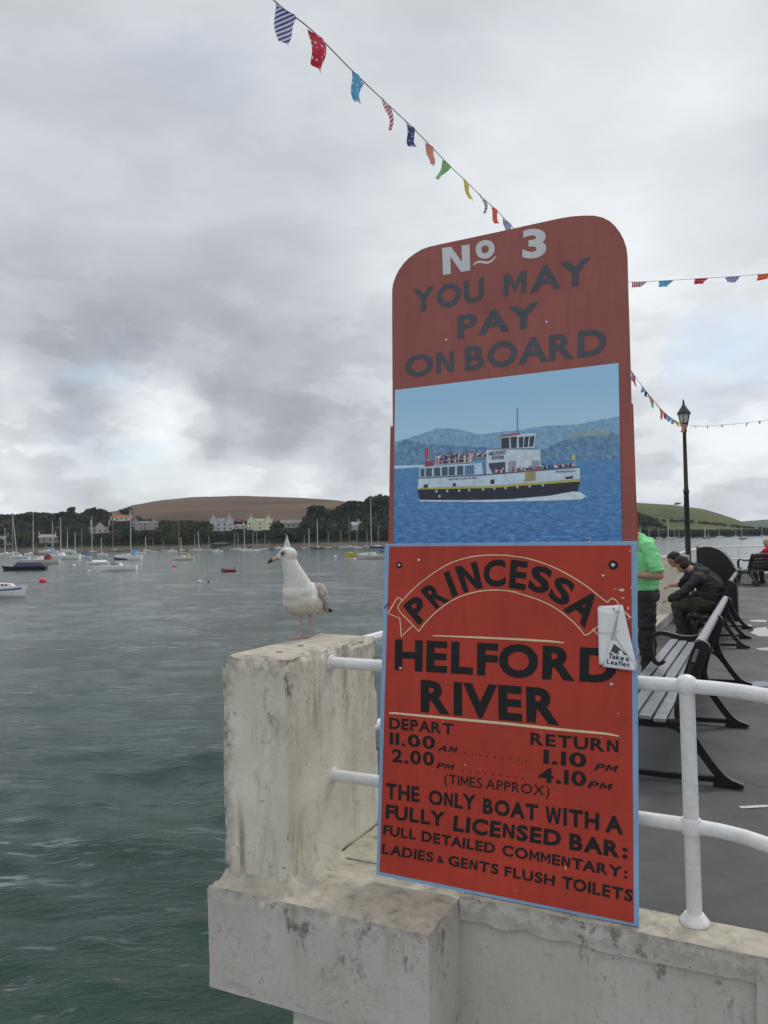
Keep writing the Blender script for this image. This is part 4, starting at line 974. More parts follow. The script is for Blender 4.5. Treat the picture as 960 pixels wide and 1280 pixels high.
BO.append(('printed_window', (.05, .07, .10), [(412, 256), (488, 250), (488, 300), (430, 303), (412, 270)], 8))
BO.append(('printed_window', (.42, .36, .46), [(502, 248), (536, 246), (538, 296), (502, 298)], 8)); BO.append(('printed_window', (.30, .36, .52), [(612, 244), (646, 243), (648, 272), (614, 276)], 8))
for q in [[(470, 140), (506, 137), (506, 186), (470, 188)], [(512, 136), (542, 133), (540, 184), (516, 186)], [(550, 136), (572, 134), (570, 182), (552, 184)], [(577, 134), (598, 132), (592, 180), (574, 182)], [(603, 132), (624, 130), (616, 178), (598, 180)]]:
    BO.append(('printed_window', (.03, .05, .08), q, 9))
for x, y in [(171, 385), (221, 384), (276, 382), (322, 380), (386, 376), (438, 373), (490, 370), (544, 366), (601, 362), (661, 357), (185, 408)]:
    BO.append(('printed_porthole', (.45, .48, .52), [(x+6*math.cos(k*math.pi/4), y+7*math.sin(k*math.pi/4)) for k in range(8)], 8))
for nm, c, pts, lv in BO: flat(nm, c, zf(pts), lv)
mm, t, bs = base_mat('printed_people'); g_ = t.new('ShaderNodeNewGeometry')
t.l.new(t.ramp(g_.outputs['Random Per Island'], [(0, (.02, .02, .06)), (.22, (.75, .72, .74)), (.42, (.30, .10, .12)), (.56, (.10, .14, .32)), (.70, (.80, .62, .55)), (.86, (.12, .12, .14))], 'CONSTANT'), bs.inputs['Base Color'])
def crowd(x0, x1, yb, h, n, lvl):
    b = MB(); rg = np.random.RandomState(int(x0))
    for k in range(n):
        x = x0+(x1-x0)*(k+rg.rand()*.9)/n; y = yb(x)-h*(.35+.65*rg.rand()); w_ = 3.2+2.4*rg.rand(); q = zf([(x-w_, yb(x)), (x-w_*.9, y+7), (x-w_*.3, y+5), (x+w_*.9, y+7), (x+w_, yb(x))])
        b.add([bz(*B2(*p), .0040+.0004*lvl+.00002*(k % 9)) for p in q], [(0, 1, 2, 3, 4)])
        q = zf([(x+2.6*math.cos(a), y+3.6*math.sin(a)) for a in np.linspace(0, 6.28, 7)[:-1]]); b.add([bz(*B2(*p), .0040+.0004*lvl+.0001+.00002*(k % 9)) for p in q], [tuple(range(6))])
    b.build('printed_passengers', mm, PIC, fix=False, kind='stuff')
crowd(168, 330, lambda x: 264-(x-168)*.09, 52, 60, 6); crowd(336, 400, lambda x: 228-(x-336)*.05, 28, 16, 6)
crowd(500, 800, lambda x: 296-(x-500)*.085, 20, 46, 8); crowd(440, 486, lambda x: 300, 26, 8, 9)
flat('printed_deck_rail', (.45, .55, .66), zf([(166, 262), (392, 244), (392, 247), (166, 265)]), 8); flat('printed_deck_rail', (.45, .55, .66), zf([(166, 246), (392, 228), (392, 230), (166, 248)]), 8)
M_pr = mat('print_navy_ink', (.02, .03, .10), .3)
def pword(tx, q, bo=.03): word(tx, zf(q), M_pr, .0040+.0004*9, bo, PIC, raise_=.0)
pword('HELFORD', [(412, 204), (490, 196), (490, 214), (412, 222)]); pword('RIVER', [(428, 224), (484, 219), (484, 236), (428, 241)])
pword('HELFORD RIVER CRUISES', [(228, 326), (358, 318), (358, 327), (228, 335)], .01)
pword('PRINCESSA', [(720, 292), (812, 286), (812, 295), (720, 301)], .01)
# ---- string tying the banner corner to the rail
b = MB(); a0 = Vector(B2(481.5, 757)+(0,)); 
b.tube([bz(*B2(488, 754), .014), bz(*B2(483.5, 758), .015), bz(*B2(480.5, 763), .006), bz(*B2(481, 770), -.02)], .0022, 6)
b.build('tie_cord', mat('dark_cord', (.02, .04, .05), .8), sign, smooth=True)

# ---- leaflet hanging on the board
lf = thing('leaflet_pouch', 'white folded paper leaflet holder with the words Take a Leaflet pinned to the red board', 'leaflet', SP0); lf.rotation_euler = sign.rotation_euler
M_paper = mat('white_paper', (.78, .78, .81), .55, var=.04, vscale=12, bump=.25, bscale=14)
def sheet(name, pts, m, nx=8, nz=12, parent=lf, thick=.0012):
    """pts: TL TR BR BL as (px,py,out); a gently curved sheet"""
    Q = [Vector((*B2(p[0], p[1]), p[2])) for p in pts[:4]]; b = MB(); vs = []
    for j in range(nz+1):
        for i in range(nx+1):
            s, tt = i/nx, j/nz; p = Q[0].lerp(Q[1], s).lerp(Q[3].lerp(Q[2], s), tt)
            o_ = p.z+pts[4]*math.sin(math.pi*s)+.0012*mnoise.noise(Vector((s*3, tt*4, pts[0][0])))
            vs.append(bz(p.x, p.y, o_))
    b.add(vs, [(j*(nx+1)+i, j*(nx+1)+i+1, (j+1)*(nx+1)+i+1, (j+1)*(nx+1)+i) for j in range(nz) for i in range(nx)])
    o = b.build(name, m, parent, smooth=True, fix=False); so_ = o.modifiers.new('t', 'SOLIDIFY'); so_.thickness = thick; return o
sheet('back_sheet', [(750, 757.5, .017), (779, 756, .017), (797.3, 834.5, .019), (752, 829, .019), .002], M_paper)
sheet('leaflet', [(764, 800, .027), (784, 802, .027), (797, 838, .029), (755, 832.5, .029), .001], M_paper)
sheet('front_flap', [(748.8, 759, .026), (775.0, 763.5, .024), (758.2, 830.0, .026), (750.6, 829.6, .026), .010], M_paper)
sheet('right_flap', [(774.5, 762, .024), (779.5, 757, .020), (798.3, 836.0, .024), (771, 796, .030), .006], M_paper)
sheet('top_fold', [(749, 758.6, .027), (776.5, 755.8, .020), (775.3, 763.5, .030), (771, 765.0, .031), .003], M_paper, 6, 3)
flatm = mat('dark_grey_print', (.06, .06, .07), .5)
b = MB(); b.add([bz(*B2(*p), .0300) for p in [(769.0, 804), (786.8, 818.5), (764.5, 815.5)]], [(0, 1, 2)]); b.build('printed_triangle', flatm, lf, fix=False)
word('Take a', [(763.2, 815.6), (788.6, 820.0), (787.6, 826.0), (761.6, 821.8)], M_blk, .0325, .02, lf, raise_=0)
word('Leaflet', [(761.2, 822.8), (789.2, 827.0), (788.2, 833.2), (760.2, 828.8)], M_blk, .0325, .02, lf, raise_=0)
b = MB(); b.tube([bz(*B2(749, 790), .030), bz(*B2(757, 790.8), .040), bz(*B2(768, 790), .038), bz(*B2(778, 788), .030), bz(*B2(787.5, 786.8), .020)], .0012, 6); b.build('rubber_band', mat('pale_band', (.5, .48, .45), .7), lf, smooth=True)
b = MB(); p = B2(769, 761); b.sphere(bz(p[0], p[1], .031), (.0045, .003, .0045), seg=10, ring=8); b.build('pin', mat('brass_pin', (.4, .3, .12), .4, .8), lf, smooth=True)

# ================================================================== THE GULL
GP = W(-.285, .605, 1.078)
gull = thing('gull', 'young herring gull with mottled white neck and dark tipped bill standing on the pillar', 'bird', GP); gull.scale = (1.06, 1.06, 1.06)
m, t, bs = base_mat('gull_feathers')
P = t.new('ShaderNodeTexCoord').outputs['Object']; sp = t.new('ShaderNodeSeparateXYZ'); t.l.new(P, sp.inputs[0])
c = t.ramp(t.noise(P, 22, 4, .6), [(.3, (.60, .58, .55)), (.7, (.76, .75, .73))])
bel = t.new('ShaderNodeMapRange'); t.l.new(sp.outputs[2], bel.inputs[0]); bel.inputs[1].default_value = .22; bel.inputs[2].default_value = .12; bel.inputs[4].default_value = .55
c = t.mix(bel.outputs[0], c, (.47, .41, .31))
fl = t.noise(t.mapping(P, scale=(1, 1, .38)), 130, 4, .65, .6)
xs_ = t.new('ShaderNodeMapRange'); t.l.new(t.math('ADD', sp.outputs[0], t.math('MULTIPLY', sp.outputs[2], .12)), xs_.inputs[0]); xs_.inputs[1].default_value = -.045; xs_.inputs[2].default_value = .03; xs_.inputs[3].default_value = .12
c = t.mix(t.math('MULTIPLY', t.ramp(fl, [(.53, 0.0), (.64, .60)]), xs_.outputs[0]), c, (.25, .19, .14))
# dark smudge round the eye
vm = t.new('ShaderNodeVectorMath', operation='DISTANCE'); t.l.new(P, vm.inputs[0]); vm.inputs[1].default_value = (-.092, -.075, .402)
c = t.mix(t.ramp(vm.outputs['Value'], [(.010, .75), (.024, 0.0)]), c, (.16, .13, .11))
t.l.new(c, bs.inputs['Base Color']); bs.inputs['Roughness'].default_value = .8
bn = t.new('ShaderNodeBump'); bn.inputs['Strength'].default_value = .5; bn.inputs['Distance'].default_value = .003
t.l.new(t.noise(t.mapping(P, scale=(1, 1, .5)), 90, 4, .6), bn.inputs['Height']); t.l.new(bn.outputs[0], bs.inputs['Normal'])
M_gull = m
body = [('e', (-.022, -.005, .175), (.086, .085, .072)), ('e', (.010, .045, .165), (.078, .080, .064)), ('e', (-.030, -.022, .212), (.076, .074, .066)), ('e', (.012, .03, .205), (.062, .07, .058)),
        ((.02, .06, .165), (.060, .125, .128), .058, .034), ((.055, .12, .128), (.085, .155, .112), .030, .016),
        ((-.030, -.02, .235), (-.048, -.034, .300), .070, .052), ((-.048, -.034, .300), (-.066, -.044, .358), .050, .038), ((-.066, -.044, .35), (-.072, -.046, .390), .035, .034),
        ('e', (-.072, -.047, .394), (.045, .035, .038)), ((-.085, -.048, .394), (-.108, -.050, .386), .027, .017)]
blobs('body', body, M_gull, gull, .0040, 16)
M_bill = mat('pinkish_bill', (.45, .30, .26), .35); M_tip = mat('black_bill_tip', (.02, .018, .018), .35)
b = MB()
def ell(c, rx, rz_, n=10, ax=Vector((-1, -.08, -.22))):
    q = Vector((0, 1, 0)); up = Vector((0, 0, 1)); return [Vector(c)+q*rx*math.cos(2*math.pi*k/n)+up*rz_*math.sin(2*math.pi*k/n) for k in range(n)]
def loft(b, rings, mi=0):
    n = len(rings[0]); vs = [p for r in rings for p in r]
    b.add(vs, [(i*n+k, i*n+(k+1) % n, (i+1)*n+(k+1) % n, (i+1)*n+k) for i in range(len(rings)-1) for k in range(n)]+[tuple(range(n)), tuple((len(rings)-1)*n+k for k in range(n))], mi)
loft(b, [ell((-.106, -.051, .386), .0105, .0125), ell((-.125, -.053, .379), .0085, .0105), ell((-.143, -.055, .372), .0072, .0095)])
b.build('bill', M_bill, gull, smooth=True)
b = MB(); loft(b, [ell((-.143, -.055, .372), .0073, .0097), ell((-.154, -.056, .367), .0066, .0102), ell((-.163, -.057, .361), .0045, .0075), ell((-.167, -.057, .355), .0015, .003)])
b.build('bill_tip', M_tip, gull, smooth=True)
b = MB(); b.sphere((-.0935, -.0765, .402), .0066, seg=10, ring=8); b.build('eye', mat('dark_eye', (.01, .008, .006), .1), gull, smooth=True)
b = MB(); b.sphere((-.092, -.018, .402), .0052, seg=10, ring=8); b.build('eye', MATS['dark_eye'], gull, smooth=True)
m, t, bs = base_mat('wing_feathers'); P = t.new('ShaderNodeTexCoord').outputs['Object']
n1_ = t.noise(t.mapping(P, scale=(1, .45, .6), rot=(.6, 0, .3)), 70, 5, .7, .7)
t.l.new(t.ramp(n1_, [(.32, (.15, .125, .115)), (.5, (.33, .29, .275)), (.68, (.52, .49, .47))]), bs.inputs['Base Color']); bs.inputs['Roughness'].default_value = .8
M_wing = m
def wing(side):
    b = MB(); ax0 = Vector((.020, .012, .245)); ax1 = Vector((.088, .19, .122)); d = (ax1-ax0).normalized(); o_ = Vector((1, -.45, .35)).normalized()*side if side > 0 else Vector((-1, .45, .30)).normalized()
    o_ = (o_-d*o_.dot(d)).normalized(); up = d.cross(o_).normalized(); up = up if up.z > 0 else -up
    rings = []
    for k, (s, h, th_, off) in enumerate([(0, .014, .008, .030), (.10, .036, .016, .040), (.3, .054, .020, .044), (.5, .054, .020, .038), (.7, .042, .015, .027), (.88, .022, .009, .012), (1.02, .007, .004, .004)]):
        c = ax0.lerp(ax1, s)+o_*off*.92-up*(.012+.012*s)
        rings.append([c+up*h*math.cos(a)+o_*th_*math.sin(a) for a in [2*math.pi*q/14 for q in range(14)]])
    loft(b, rings); return b.build('wing', M_wing, gull, smooth=True)
wing(1); wing(-1)
# primaries as separate long feathers
M_prim = mat('dark_primary_feather', (.075, .062, .055), .7, var=.3, vscale=60)
for k in range(4):
    b = MB(); a0 = Vector((.082+.003*k, .13+.010*k, .137-.006*k)); a1 = Vector((.108+.003*k, .195-.012*k, .098+.003*k)); d = (a1-a0).normalized(); s_ = Vector((.8, -.45, .2)); s_ = (s_-d*s_.dot(d)).normalized(); up = d.cross(s_)
    loft(b, [[a0.lerp(a1, q)+s_*w_*math.cos(x)+up*.0022*math.sin(x) for x in [2*math.pi*j/8 for j in range(8)]] for q, w_ in ((0, .012), (.5, .012), (.85, .008), (1, .002))]); b.build('primary_feather', M_prim, gull, smooth=True)
b = MB(); 
for k in range(5):
    a = (k-2)*.16; d = Vector((.45+a*.5, .85-a*.3, -.22)).normalized(); s_ = Vector((.85, -.5, 0)).normalized(); p0 = Vector((.072, .14, .118))
    loft(b, [[p0+d*q*.075+s_*w_*math.cos(x)+Vector((0, 0, .0025*math.sin(x)+k*.0012)) for x in [2*math.pi*j/8 for j in range(8)]] for q, w_ in ((0, .012), (.6, .014), (1, .008))], 0)
b.build('tail', mat('tail_feathers', (.16, .14, .11), .8, var=.6, vscale=60), gull, smooth=True)
M_leg = mat('pink_leg_skin', (.52, .30, .29), .55, var=.12, vscale=80)
for s, (lx, ly) in enumerate([(-.023, -.018), (.019, .022)]):
    lg = blobs('leg', [((lx+.004, ly+.012, .125), (lx+.002, ly+.006, .075), .013, .0052), ((lx+.002, ly+.006, .075), (lx, ly, .012), .0042, .0042), ('e', (lx+.002, ly+.006, .072), (.0056, .0056, .007))], M_leg, gull, .0022, 2)
    b = MB(); 
    for k, a in enumerate((-.55, 0, .55)):
        ang = math.radians(208)+a; L = .045 if k != 1 else .052; e_ = Vector((lx, ly, .004))+Vector((math.cos(ang), math.sin(ang), 0))*L
        b.tube([(lx, ly, .008), (lx+(e_.x-lx)*.5, ly+(e_.y-ly)*.5, .0065), (e_.x, e_.y, .003)], [.0045, .0035, .002], 6)
    tips = [Vector((lx, ly, .004))+Vector((math.cos(math.radians(208)+a), math.sin(math.radians(208)+a), 0))*.042 for a in (-.55, 0, .55)]
    b.add([(lx, ly, .007), (tips[0].x, tips[0].y, .003), (tips[1].x, tips[1].y, .0035), (tips[2].x, tips[2].y, .003), (lx, ly, .001), (tips[0].x, tips[0].y, .001), (tips[1].x, tips[1].y, .001), (tips[2].x, tips[2].y, .001)],
          [(0, 1, 2), (0, 2, 3), (4, 6, 5), (4, 7, 6), (1, 5, 6, 2), (2, 6, 7, 3), (0, 4, 5, 1), (0, 3, 7, 4)])
    b.build('webbed_foot', M_leg, gull, smooth=True)

# ================================================================== BENCHES
M_slat = mat('wet_silver_slat', (.21, .22, .24), .28, var=.22, vscale=14, bump=.2, bscale=40)
M_slatd = mat('dark_slat', (.03, .03, .032), .3, var=.2, vscale=14)
def strip(b, path, wds, v0, v1):
    """iron strip following path (x,z) with widths, v0..v1 thick; built along the y axis"""
    P_ = [Vector(p) for p in path]; n = len(P_); L, R = [], []
    for i in range(n):
        d = (P_[min(i+1, n-1)]-P_[max(i-1, 0)]).normalized(); q = Vector((-d.y, d.x)); w_ = wds[i] if isinstance(wds, (list, tuple)) else wds
        L.append(P_[i]+q*w_/2); R.append(P_[i]-q*w_/2)
    vs = []
    for a, c in zip(L, R): vs += [(a.x, v0, a.y), (c.x, v0, c.y), (c.x, v1, c.y), (a.x, v1, a.y)]
    fs = [(4*i+k, 4*i+(k+1) % 4, 4*i+4+(k+1) % 4, 4*i+4+k) for i in range(n-1) for k in range(4)]+[(3, 2, 1, 0), tuple(4*(n-1)+k for k in range(4))]
    b.add(vs, fs)
def bench(root, frames, arms, length_pad=.06, slatm=M_slat):
    """local: x across (0 = seat front, back at +x), y along, z up"""
    for i, v in enumerate(frames):
        b = MB(); h = .022
        strip(b, smoothp([(.70, .025), (.64, .07), (.57, .16), (.50, .27), (.445, .38), (.43, .44), (.455, .56), (.50, .70), (.545, .82), (.565, .865)], 3), [.05]*10+[.055, .065, .075, .085]+[.09]*20, v-h, v+h)
        strip(b, smoothp([(-.02, .02), (.03, .08), (.08, .18), (.10, .28), (.085, .37), (.05, .42)], 3), .045, v-h, v+h)
        strip(b, smoothp([(-.01, .395), (.10, .375), (.22, .36), (.34, .365), (.45, .38)], 3), .05, v-h, v+h)
        strip(b, smoothp([(.10, .28), (.17, .345), (.27, .36), (.37, .345), (.45, .30), (.50, .24)], 3), .028, v-h*.8, v+h*.8)
        strip(b, [(-.02, .045), (.30, .035), (.66, .045)], .032, v-h*.7, v+h*.7)
        strip(b, [(.60, .02), (.70, .03), (.77, .022)], [.03, .05, .02], v-h*1.2, v+h*1.2)
        strip(b, [(-.09, .015), (-.02, .03), (.05, .015)], [.02, .045, .02], v-h*1.2, v+h*1.2)
        k = 14; b.add([(.56+.048*math.cos(2*math.pi*q/k), v-h*1.3, .845+.048*math.sin(2*math.pi*q/k)) for q in range(k)]+[(.56+.048*math.cos(2*math.pi*q/k), v+h*1.3, .845+.048*math.sin(2*math.pi*q/k)) for q in range(k)],
              [tuple(range(k)), tuple(range(2*k-1, k-1, -1))]+[(q, k+q, k+(q+1) % k, (q+1) % k) for q in range(k)])
        b.build('bench_end', M_black, root)
        if arms[i]:
            b = MB(); strip(b, smoothp([(.15, .50), (.115, .475), (.075, .49), (.055, .54), (.045, .62), (.06, .69), (.11, .725), (.18, .725), (.28, .70), (.38, .70), (.46, .735), (.51, .76)], 3), [.03]*4+[.034]*30, v-.026, v+.026)
            b.build('arm_rest', M_black, root)
    v0, v1 = frames[0]-length_pad, frames[-1]+length_pad
    for k in range(5):
        b = MB(); x = .0+k*.088; z = .425-.012*min(k, 3)+.004*(k == 4); b.box(x, v0, z-.012, x+.076, v1, z+.012); b.build('slat', slatm if k < 4 else M_slatd, root, bevel=.004)
    for k in range(4):
        s = (k+.3)/4; cx_ = .425+.13*s; cz = .50+.36*s
        if k == 3: cz += .0
        dx, dz = .33, .94
        b = MB(); q = [(cx_-dx*.042, cz-dz*.042), (cx_+dx*.042, cz+dz*.042), (cx_+dx*.042-dz*.022, cz+dz*.042+dx*.022), (cx_-dx*.042-dz*.022, cz-dz*.042+dx*.022)]
        b.prism(q, lambda x, z: (x, v0, z), lambda x, z: (x, v1, z)); b.build('back_slat', slatm if k == 3 else M_slatd, root, bevel=.004)  # below the top slat, shade on the back is put into the slat colour
    # rounded cap rail along the top of the back
    b = MB(); b.tube([(.545, v0+.04, .872), (.545, v1-.04, .872)], .030, 12); b.build('cap_rail', slatm, root, smooth=True)
def bench_at(u, v, rz, frames, arms, label, slatm=M_slat):
    r = thing('bench', label, 'bench', W(u, v, 0), PIER_RZ+rz, 'slatted iron benches along the pier'); bench(r, frames, arms, slatm=slatm); return r
bench_at(.86, 2.5, 0, [0, 1.6, 3.4], [False, True, False], 'nearest iron bench with wet silver slats behind the white handrail')
bench_at(.80, 8.6, 0, [0, 1.0, 2.2], [True, True, True], 'iron bench further along the pier with two men sitting on it', M_slatd)
B3 = at_z(945, 733, 0)
r = thing('bench', 'far dark bench near the right edge with a person in red on it', 'bench', B3, math.radians(-66), 'slatted iron benches along the pier')
bench(r, [0, 1.5], [True, True], slatm=M_slatd)
for ch in r.children: ch.location.x -= .62

# ---- black hooded bin behind the men
bn_ = thing('litter_bin', 'big black round topped bin behind the seated men', 'bin', W(1.05, 12.2, 0), PIER_RZ)
b = MB(); prof = [(-.36, 0), (-.36, 1.20), (-.32, 1.265), (-.2, 1.285), (-.08, 1.27), (.05, 1.20), (.16, 1.08), (.24, .93), (.27, .80), (.28, 0)]
b.prism(smoothp(prof, 3), lambda x, z: (x, -.3, z), lambda x, z: (x, .3, z)); b.build('casing', M_black, bn_, bevel=.015)
b = MB(); b.box(-.37, -.31, .0, .29, .31, .05); b.build('plinth', M_black, bn_)

# ---- lamp post
LP = at_y(860.5, 700, 16.5); LP.z = 0
lamp = thing('lamp_post', 'tall black lamp post with a four sided lantern on the pier', 'lamp post', LP)
b = MB(); b.lathe([(.14, 0), (.14, .25), (.11, .30), (.10, .7), (.085, .78), (.062, .85), (.058, 1.0), (.052, 2.35), (.060, 2.38), (.060, 2.44), (.046, 2.47), (.036, 3.66), (.050, 3.70), (.055, 3.73)], (0, 0, 0), 16)
b.build('post', M_black, lamp, smooth=True)
M_glassl = mat('milky_lantern_glass', (.55, .55, .52), .25, var=.15, vscale=9)
def pyr(b, z0, r0, z1, r1, n=4, rot=math.pi/4+.3):
    vs = [(r*math.cos(rot+k*2*math.pi/n), r*math.sin(rot+k*2*math.pi/n), z) for z, r in ((z0, r0), (z1, r1)) for k in range(n)]
    b.add(vs, [(k, (k+1) % n, n+(k+1) % n, n+k) for k in range(n)]+[tuple(range(n))[::-1], tuple(range(n, 2*n))])
b = MB(); b.lathe([(.04, 3.73), (.055, 3.78), (.08, 3.84), (.085, 3.875), (.04, 3.89)], (0, 0, 0), 12); b.build('lantern_base', M_black, lamp, smooth=True)
b = MB(); pyr(b, 3.875, .080, 4.07, .122, 6); b.build('lantern_glass', M_glassl, lamp)
b = MB()
for k in range(6):
    a = math.pi/4+.3+k*math.pi/3; b.tube([(.082*math.cos(a), .082*math.sin(a), 3.87), (.125*math.cos(a), .125*math.sin(a), 4.075)], .008, 6)
b.build('lantern_frame', M_black, lamp)
b = MB(); b.lathe([(.145, 4.07), (.14, 4.10), (.10, 4.16), (.062, 4.215), (.038, 4.26), (.02, 4.29), (.028, 4.31), (.014, 4.34), (.02, 4.36), (.006, 4.39)], (0, 0, 0), 12); b.build('lantern_roof', M_black, lamp, smooth=True)

# ================================================================== BUNTING
def uvmat(name, a, c, kind, k=7.0, slant=0.0):
    m, t, bs = base_mat(name); uv = t.new('ShaderNodeTexCoord').outputs['UV']; sp = t.new('ShaderNodeSeparateXYZ'); t.l.new(uv, sp.inputs[0])
    if kind == 'plain': f = t.math('MULTIPLY', t.noise(uv, 3, 2), .25)
    elif kind == 'stripe':
        f = t.math('GREATER_THAN', t.math('FRACT', t.math('MULTIPLY', t.math('ADD', sp.outputs[0 if slant == 0 else 1], t.math('MULTIPLY', sp.outputs[1 if slant == 0 else 0], slant)), k)), .52)
    else:
        v = t.new('ShaderNodeTexVoronoi'); t.l.new(uv, v.inputs['Vector']); v.inputs['Scale'].default_value = k; v.inputs['Randomness'].default_value = .4
        f = t.math('LESS_THAN', v.outputs['Distance'], .26)
    cc = t.mix(f, a, c); bs.inputs['Roughness'].default_value = .85
    t.l.new(cc, bs.inputs['Base Color'])
    tr = t.new('ShaderNodeBsdfTranslucent'); t.l.new(cc, tr.inputs[0]); mxs = t.new('ShaderNodeMixShader'); mxs.inputs[0].default_value = .5
    t.l.new(bs.outputs[0], mxs.inputs[1]); t.l.new(tr.outputs[0], mxs.inputs[2]); t.l.new(mxs.outputs[0], t.n['Material Output'].inputs[0]); return m
WH = (.75, .73, .74)
FM = {'bs': uvmat('navy_stripe_cloth', (.05, .08, .38), WH, 'stripe', 6, .9), 'rd': uvmat('red_star_cloth', (.60, .02, .06), WH, 'dot', 5), 'bd': uvmat('sky_blue_dot_cloth', (.12, .42, .72), WH, 'dot', 4.2),
      'rs': uvmat('red_stripe_cloth', (.58, .04, .07), WH, 'stripe', 6, .9), 'nd': uvmat('navy_star_cloth', (.03, .05, .20), WH, 'dot', 5), 'os': uvmat('coral_stripe_cloth', (.75, .16, .10), (.7, .45, .4), 'stripe', 7, .7),
      'gs': uvmat('green_cloth', (.16, .48, .16), (.45, .65, .4), 'stripe', 6, 0), 'ye': uvmat('yellow_cloth', (.72, .62, .06), (.8, .72, .3), 'plain'), 'wb': uvmat('white_navy_stripe_cloth', (.10, .11, .25), WH, 'stripe', 6, .6),
      'or': uvmat('orange_cloth', (.78, .12, .05), (.8, .3, .2), 'plain'), 'ns': uvmat('blue_stripe_cloth', (.07, .10, .42), WH, 'stripe', 7, 0), 'rv': uvmat('red_upright_stripe_cloth', (.60, .04, .08), WH, 'stripe', 7, 0)}
M_str = mat('bunting_tape', (.35, .34, .36), .8)
NAMES = {'bs': 'navy and white striped flag', 'rd': 'red flag with white stars', 'bd': 'sky blue flag with white dots', 'rs': 'red and white striped flag', 'nd': 'navy flag with white stars', 'os': 'coral striped flag', 'gs': 'green flag', 'ye': 'yellow flag', 'wb': 'white flag with dark stripes', 'or': 'orange flag', 'ns': 'blue and white striped flag', 'rv': 'red striped flag'}
def catmull3(pts, n):
    P_ = [Vector(p) for p in pts]; o = []
    for i in range(len(P_)-1):
        a, b_, c, d = P_[max(i-1, 0)], P_[i], P_[i+1], P_[min(i+2, len(P_)-1)]
        for k in range(n):
            s = k/n; o.append(.5*((2*b_)+(-a+c)*s+(2*a-5*b_+4*c-d)*s*s+(-a+3*b_-3*c+d)*s**3))
    return o+[P_[-1]]
def nearest(curve, px):
    best = None
    for i, p in enumerate(curve):
        q = MC.to_3x3().transposed() @ (p-Vector((0, 0, EYE)))
        if q.z > -.1: continue
        x = 480+FOC*q.x/-q.z
        if best is None or abs(x-px) < best[0]: best = (abs(x-px), i)
    return best[1]
def flagmesh(p0, p1, drop, tipw, side, kind, root, seed):
    """p0,p1: ends of the top edge; drop: vector to the lower edge"""
    b = MB(); nx, nz = 5, 7; vs, uv = [], []; e = p1-p0; nrm = e.cross(drop).normalized()
    for j in range(nz+1):
        t_ = j/nz; w_ = 1-(1-tipw)*t_**.9
        for i in range(nx+1):
            s = i/nx; x = side*(1-w_)+s*w_
            p = p0+e*x+drop*t_+nrm*e.length*(.10*math.sin(t_*4.2+seed*2+s*1.5)*t_+.05*math.sin(s*6+seed))+e*(.05*math.sin(t_*5+seed))*t_
            vs.append(p-p0); uv.append((x, t_*1.3))
    b.add(vs, [(j*(nx+1)+i, j*(nx+1)+i+1, (j+1)*(nx+1)+i+1, (j+1)*(nx+1)+i) for j in range(nz) for i in range(nx)]); b.uv = uv
    o = b.build('flag', FM[kind], root, smooth=True, fix=False, loc=p0, label=NAMES[kind]); return o
def garland(label, pts, flags, wdef, ldef, r=.005):
    """pts: world points; flags: (px of the flag's left top corner, kind, width, length, tip width, blow)"""
    root = thing('bunting', label, 'bunting'); cv = catmull3(pts, 60)
    b = MB(); b.tube(cv[::4]+[cv[-1]], r, 5); b.build('string', M_str, root, smooth=True)
    for k, (px, kind, wf, lf_, tip, bl) in enumerate(flags):
        i = nearest(cv, px); p0 = cv[i]; L = 0; j = i
        while L < wdef*wf and j < len(cv)-1: L += (cv[j+1]-cv[j]).length; j += 1
        flagmesh(p0, cv[j], Vector((bl[0], bl[1], -1)).normalized()*ldef*lf_, tip, 0, kind, root, k*1.3)
    return root
mp = [at_y(x, y, Y) for x, y, Y in [(280, -75, 4.3), (340, -2, 5.0), (390, 38, 5.6), (440, 88, 6.3), (480, 126, 7.0), (510, 154, 7.7), (536, 180, 8.4), (560, 205, 9.1), (583, 227, 9.8), (603, 247, 10.4), (620, 262, 10.9), (640, 283, 11.5), (700, 345, 12.8), (760, 420, 14.2), (788, 462, 14.9), (803, 483, 15.3), (815, 498, 15.6), (832, 517, 15.9), (848, 528, 16.2), (858, 531, 16.4)]]
garland('long string of coloured bunting from the top left down behind the sign to the lamp', mp,
    [(345, 'bs', 1, 1.0, .5, (-.05, 0)), (387, 'rd', 1, 1, .62, (.12, 0)), (441, 'bd', .85, .98, .3, (.04, 0)), (476, 'rs', .9, 1.0, .55, (.2, 0)), (505, 'nd', 1, .95, .6, (.18, 0)), (532, 'os', .95, 1.0, .5, (.12, 0)),
     (555, 'gs', 1, .9, .25, (-.3, 0)), (579, 'ye', .8, 1.05, .45, (.25, 0)), (598, 'wb', 1, .9, .4, (.3, 0)), (612, 'or', .9, 1.05, .4, (.25, 0)), (629, 'ns', 1, .8, .4, (.05, 0)),
     (789, 'ns', 0.66, 0.68, .5, (.1, 0)), (790.5, 'or', 0.50, 0.98, .5, (.1, 0)), (799, 'bd', 0.77, 0.60, .4, (.2, 0)), (805, 'nd', 0.55, 0.60, .4, (.1, 0)), (810, 'os', 0.61, 0.68, .5, (.2, 0)), (813, 'gs', 0.55, 0.83, .4, (.2, 0)), (819, 'ye', 0.61, 0.52, .4, (.5, 0)),
     (822, 'or', 0.55, 0.98, .5, (.2, 0)), (828, 'rd', 0.50, 0.68, .5, (.2, 0)), (833, 'bd', 0.61, 0.52, .5, (.1, 0)), (839, 'ns', 0.55, 0.45, .5, (.1, 0)), (843, 'ye', 0.66, 0.45, .5, (.2, 0)), (850, 'os', 1, .7, .5, (.1, 0))], .32, .26)
